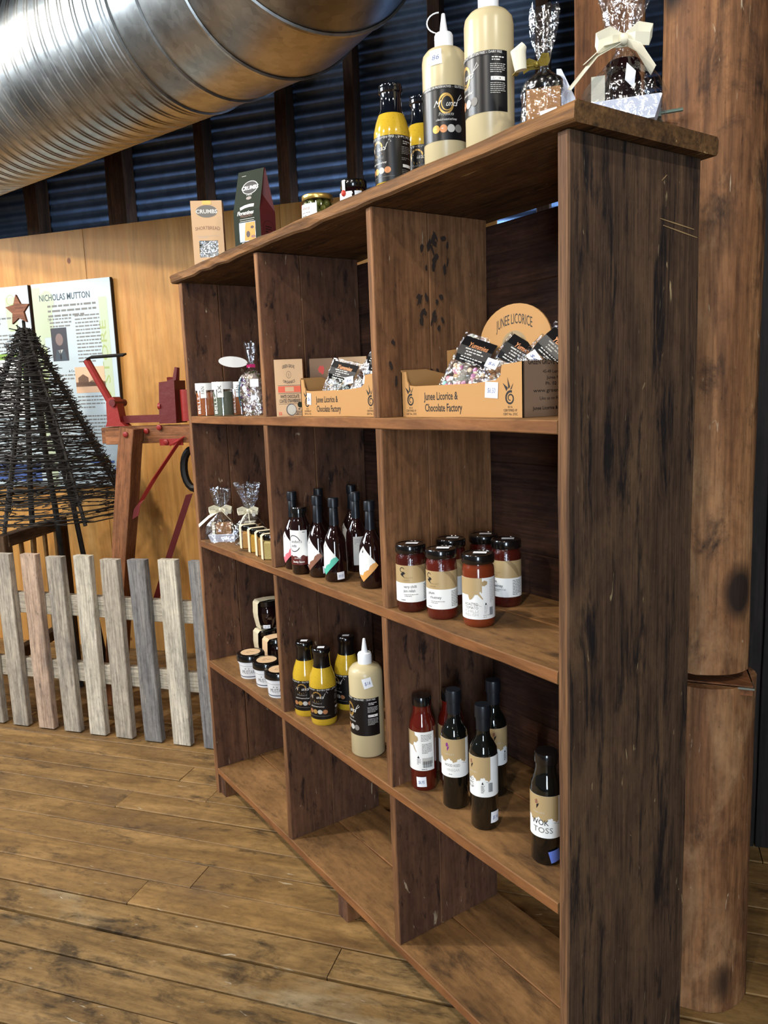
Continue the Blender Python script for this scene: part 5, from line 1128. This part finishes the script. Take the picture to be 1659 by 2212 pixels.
# ---- olive jar and small dark jar
t = thing('olive_jar', 'clear glass jar of green olives with gold lid on the top board', 'jar', (-.862, .066, ZT), 0); tc_ = thcam(-.862, .066)
mb = MB(); mb.lathe([(.036, 0), (.040, .004), (.0405, .052), (.0385, .058), (.036, .060)], 36); mb.build('glass', M_glass, t, smooth=True)
mb = MB(); r = random.Random(2)
for lz in range(4):
    for k in range(8): a = k * PI / 4 + lz * .4; q_ = .0265 if k % 1 == 0 else .01; mb.ball((q_ * math.cos(a), q_ * math.sin(a), .011 + .0125 * lz), .0098, 8, 6, 0, (1, 1, 1.1))
    mb.ball((0, 0, .011 + .0125 * lz), .0098, 8, 6)
o = mb.build('olives', M_olive, t, smooth=True); o['kind'] = 'stuff'
mb = MB(); mb.lathe([(.0385, .058), (.0395, .0595), (.0395, .068), (.038, .070)], 36); mb.build('lid', M_goldlid, t, smooth=True)
lb = cyl_patch(.0405, tc_ - D(95), tc_ - D(4), .012, .046).build('label', M_paper, t, smooth=True)
P = Print(cyl(.041, tc_ - D(45), 0)); P.text('olives', -.004, .032, .009, .03, 0, shear=.3); P.para(-.02, .024, .04, 1, .004, .0018, 1, 2); P.para(-.018, .016, .036, 1, .004, .003, 1, 3); P.poly([(-.032, .046), (-.024, .050), (-.024, .040), (-.030, .040)], 2); P.build([M_brown, M_grey, M_red], lb)
t = thing('preserve_jar', 'small dark preserve jar with white label and red seal on the top board', 'jar', (-.702, .072, ZT), 0); tc_ = thcam(-.702, .072)
mb = MB(); mb.lathe([(.030, 0), (.0325, .004), (.033, .042), (.029, .050)], 32); mb.build('filled_glass', M_honey, t, smooth=True, angle=50)
mb = MB(); mb.lathe([(.030, .049), (.0315, .051), (.0315, .065), (.030, .068)], 32); mb.build('lid', M_capblk, t, smooth=True)
lb = cyl_patch(.033, tc_ - D(80), tc_ - D(8), .004, .040).build('label', M_paper, t, smooth=True)
P = Print(cyl(.0335, tc_ - D(42), 0)); P.text('Preserve', .0, .018, .007, .026, 0, shear=.3); P.para(-.012, .010, .026, 1, .003, .0016, 0, 3); P.build([M_grey], lb)
cyl_patch(.0335, tc_ - D(52), tc_ - D(36), .036, .066).build('seal_ribbon', M_paper, t, smooth=True)
mb = MB(); a = tc_ - D(44); mb.ball((.034 * math.sin(a), -.034 * math.cos(a), .037), .0062, 10, 6, 0, (1, 1, 1.2)); mb.build('wax_seal', M_red, t, smooth=True)
sticker(t, cyl(.033, tc_ + D(18), .030), .017, .021, '$9', .05)

# ------------------------------------------------------------------ cellophane gift bags
def cello_bag(t, w, d, hb, neck, htop, flare, seed, mat=None, turn=0.0):
    """gathered cellophane: puffed base, pinched neck, fanned top"""
    n, m = 44, 22; mb = MB(); vs = []; fs = []; H = htop
    for k in range(m + 1):
        z = H * k / m
        if z < hb: f = 1.0 - .12 * (z / hb) ** 2
        elif z < neck: u = (z - hb) / (neck - hb); f = .88 + (.16 - .88) * (u * u * (3 - 2 * u))
        else: u = (z - neck) / (H - neck); f = .16 + (flare - .16) * u ** .75
        pl = .04 if z < hb * .8 else .20
        if z > neck: pl = .34
        for i in range(n):
            a = 2 * PI * i / n + turn
            k1 = 1 + pl * (math.sin(a * 7 + seed) * .5 + noise.noise(Vector((math.cos(a) * 3, math.sin(a) * 3, z * 16 + seed * 5)))) 
            sq = 1 / max(abs(math.cos(a)), abs(math.sin(a))) if z < neck else 1.0; sq = 1 + (min(sq, 1.25) - 1) * (1 if z < hb else max(0, 1 - (z - hb) / (neck - hb)))
            rr = f * k1 * sq; fy = d if z < neck else d * .75
            vs.append((w / 2 * rr * math.cos(a), fy / 2 * rr * math.sin(a), z + (noise.noise(Vector((a * 1.5, seed, 0))) * .018 if k == m else 0)))
    for k in range(m):
        for i in range(n): j = (i + 1) % n; fs.append((k * n + i, k * n + j, k * n + n + j, k * n + n + i))
    mb.add(vs, fs); return mb.build('cellophane', mat or M_cello, t, smooth=True, angle=40)
def bow(t, z, size, face, tails, m=None, button=False):
    u = Vector((math.cos(face), math.sin(face), 0)); f = Vector((math.sin(face), -math.cos(face), 0)); c = f * .016 + Vector((0, 0, z)); mb = MB()
    for s_ in (-1, 1):
        pts = [c, c + u * s_ * size * .5 + Vector((0, 0, size * .28)) + f * .008, c + u * s_ * size + Vector((0, 0, size * .10)) + f * .010, c + u * s_ * size * .9 + Vector((0, 0, -size * .18)) + f * .012, c + u * s_ * size * .4 + Vector((0, 0, -size * .10)) + f * .014, c]
        mb.ribbon(pts, size * .42, (u * .1 + Vector((0, 0, 1)) + f * .5), .0005)
    o = mb.build('bow', m or M_ribbon, t)
    mb = MB(); mb.ball(tuple(c + f * .006), size * .2, 10, 7); mb.build('knot', m or M_ribbon, t, smooth=True)
    for (dx, dz, ln) in tails:
        mb = MB(); e = c + u * dx + Vector((0, 0, dz)) + f * .022; k = c.lerp(e, .5) + f * .014 + Vector((0, 0, abs(dz) * .12))
        mb.ribbon([c, k, e], [size * .30, size * .48, size * .55], (u * -dz + Vector((0, 0, dx)) + f * .2), .0005); mb.build('ribbon_tail', m or M_ribbon, t)
    if button:
        mb = MB(); mb.lathe([(.006, 0), (.006, .002)], 14); b = mb.build('button', M_lgrey, t); b.matrix_local = MX(c + f * .016 + u * .02 + Vector((0, 0, -.012)), u, (0, 0, 1))
def tray(t, w, d, h, m=None):
    mb = MB(); k = .82; a = [(-w * k / 2, -d * k / 2, 0), (w * k / 2, -d * k / 2, 0), (w * k / 2, d * k / 2, 0), (-w * k / 2, d * k / 2, 0), (-w / 2, -d / 2, h), (w / 2, -d / 2, h), (w / 2, d / 2, h), (-w / 2, d / 2, h)]
    i_ = [(x * .96, y * .96, z + .002) for x, y, z in a]
    mb.add(a + i_, [(0, 3, 2, 1)] + [(q_, (q_ + 1) % 4, 4 + (q_ + 1) % 4, 4 + q_) for q_ in range(4)] + [(8, 9, 10, 11)] + [(8 + q_, 8 + (q_ + 1) % 4, 12 + (q_ + 1) % 4, 12 + q_) for q_ in range(4)] + [(4 + q_, 4 + (q_ + 1) % 4, 12 + (q_ + 1) % 4, 12 + q_) for q_ in range(4)])
    return mb.build('tray', m or M_tray, t)

# top board, by the post: jar in white tray
rz = D(38)
t = thing('gift_bag', 'cellophane gift bag with cream ribbon and white tray on the top board corner', 'gift bag', (.000, .160, ZT), rz, 'cellophane gift bags')
tray(t, .120, .075, .032); mb = MB(); mb.lathe([(.027, .004), (.029, .008), (.029, .072), (.025, .082), (.0275, .084), (.0275, .098), (.026, .1)], 28); mb.build('dark_jar', M_honey, t, smooth=True)
mb = MB(); mb.box((-.040, .0, .042), (.022, .035, .075)); mb.build('cream_card', M_ribbon, t)
mb = MB(); mb.ribbon([(.004, -.033, .075), (.018, -.034, .06)], .026, (.1, 0, 1), .0005); mb.build('price_sticker', M_stick, t)
cello_bag(t, .135, .088, .050, .128, .215, .62, 2.0); bow(t, .128, .044, 0, [(-.085, -.070, 1), (.046, -.060, 1), (-.062, -.035, 1)])
# top board: jar of fudge sauce
t = thing('gift_bag', 'cellophane gift bag around a caramel jar beside the big squeeze bottle', 'gift bag', (-.094, .072, ZT), D(40), 'cellophane gift bags')
mb = MB(); mb.box((0, 0, .036), (.056, .052, .064)); mb.build('caramel_block', M_fudge, t)
mb = MB(); mb.lathe([(.031, .068), (.032, .070), (.032, .084), (.030, .087)], 28); mb.build('lid', M_capblk, t, smooth=True)
mb = MB(); mb.ribbon([(.042, .020, .001), (.036, .012, .060), (.024, .006, .105)], [.03, .03, .008], (1, .3, 0), .0006); mb.build('card_tag', M_tray, t)
cello_bag(t, .078, .070, .078, .108, .200, .60, 4.0); bow(t, .108, .026, -.5, [(-.034, -.012, 1)], M_ribg)
sticker(t, flat((.010, -.038, .020), (1, 0, 0), (.0, -.1, 1)), .028, .018, '', .15)
mb = MB(); mb.tube([(-.036, -.03, .098), (-.04, -.034, .125), (-.030, -.034, .135)], [.010, .013, .006], 10); mb.build('cream_curl', M_ribbon, t, smooth=True)
# third shelf, far left
t = thing('gift_bag', 'cellophane gift bag of fudge in a white tray, leftmost on the third shelf', 'gift bag', (-1.617, .060, Z3), D(58), 'cellophane gift bags')
tray(t, .095, .065, .026); mb = MB(); mb.box((.006, 0, .044), (.052, .045, .036)); mb.build('fudge_block', M_fudge, t); mb = MB(); mb.box((-.030, -.004, .040), (.010, .03, .05)); mb.build('cream_card', M_ribbon, t)
cello_bag(t, .118, .085, .040, .112, .186, .60, 6.0); bow(t, .112, .040, 0, [(-.075, -.050, 1), (.036, -.036, 1)], None, True)
t = thing('gift_bag', 'cellophane gift bag with tall crinkled top beside the little mustard jars', 'gift bag', (-1.498, .110, Z3), D(56), 'cellophane gift bags')
tray(t, .085, .060, .006, M_ribbon); mb = MB(); mb.box((0, 0, .040), (.036, .036, .07)); mb.build('cream_box', M_ribbon, t); mb = MB(); mb.box((.026, 0, .035), (.016, .03, .06)); mb.build('fudge_block', M_fudge, t)
cello_bag(t, .105, .080, .055, .115, .205, .74, 9.0, M_cello2); bow(t, .115, .036, 0, [(-.030, -.05, 1), (.010, -.060, 1)], None, True)
# second shelf: bag of dried flowers with oval tag
t = thing('flower_bag', 'clear bag of dried purple petals with oval white tag, beside the divider', 'bag', (-1.335, .075, Z2), D(58))
mb = MB(); r = random.Random(8)
for k in range(260):
    z = r.uniform(.008, .135); a = r.uniform(0, 6.28); q_ = .0365 * math.sin(PI * min(1, (z + .02) / .165)) ** .6; p = Vector((q_ * math.cos(a), q_ * .6 * math.sin(a), z)); v = Vector((r.uniform(-1, 1), r.uniform(-1, 1), r.uniform(-1, 1))) * .006; w_ = Vector((r.uniform(-1, 1), r.uniform(-1, 1), r.uniform(-1, 1))) * .005
    mb.add([p - v - w_, p + v - w_, p + v + w_, p - v + w_], [(0, 1, 2, 3)], r.randrange(5))
o = mb.build('petals', M_lav, t); o['kind'] = 'stuff'
mb = MB(); mb.lathe([(.020, .004), (.027, .03), (.028, .08), (.020, .13)], 14, ex=.55); mb.build('petal_core', M_lav[1], t)
cello_bag(t, .080, .052, .115, .152, .225, .42, 11.0); mb = MB(); mb.ribbon([(-.012, -.014, .152), (0, -.017, .153), (.014, -.013, .152)], .010, (0, 0, 1), .0008); mb.build('pink_tie', pm('magenta_ribbon', S(190, 30, 100), .4), t)
mb = MB(); mb.prism([(.044 * math.cos(2 * PI * i / 24), .0165 * math.sin(2 * PI * i / 24)) for i in range(24)], .0008, MX((-.052, -.020, .166), (1, .1, -.10), (.1, 0, 1))); mb.build('oval_tag', M_paper, t)
mb = MB(); mb.tube([(-.012, -.020, .160), (-.002, -.018, .154)], .0008, 5); mb.build('tag_string', M_ink, t)
mb = MB(); mb.ribbon([(-.034, -.018, .03 + .11 * i / 8) if False else (-.030 - .010 * math.sin(PI * i / 8), -.02, .012 + .105 * i / 8) for i in range(9)], .006, (.3, 1, 0), .0005); mb.build('blue_ribbon', pm('teal_ribbon', S(40, 110, 130), .4), t)
sticker(t, flat((.010, -.029, .100), (1, 0, 0), (0, .1, 1)), .026, .024, '', 0); sticker(t, flat((.006, -.030, .055), (1, 0, 0), (0, 0, 1)), .018, .014, '', .1)
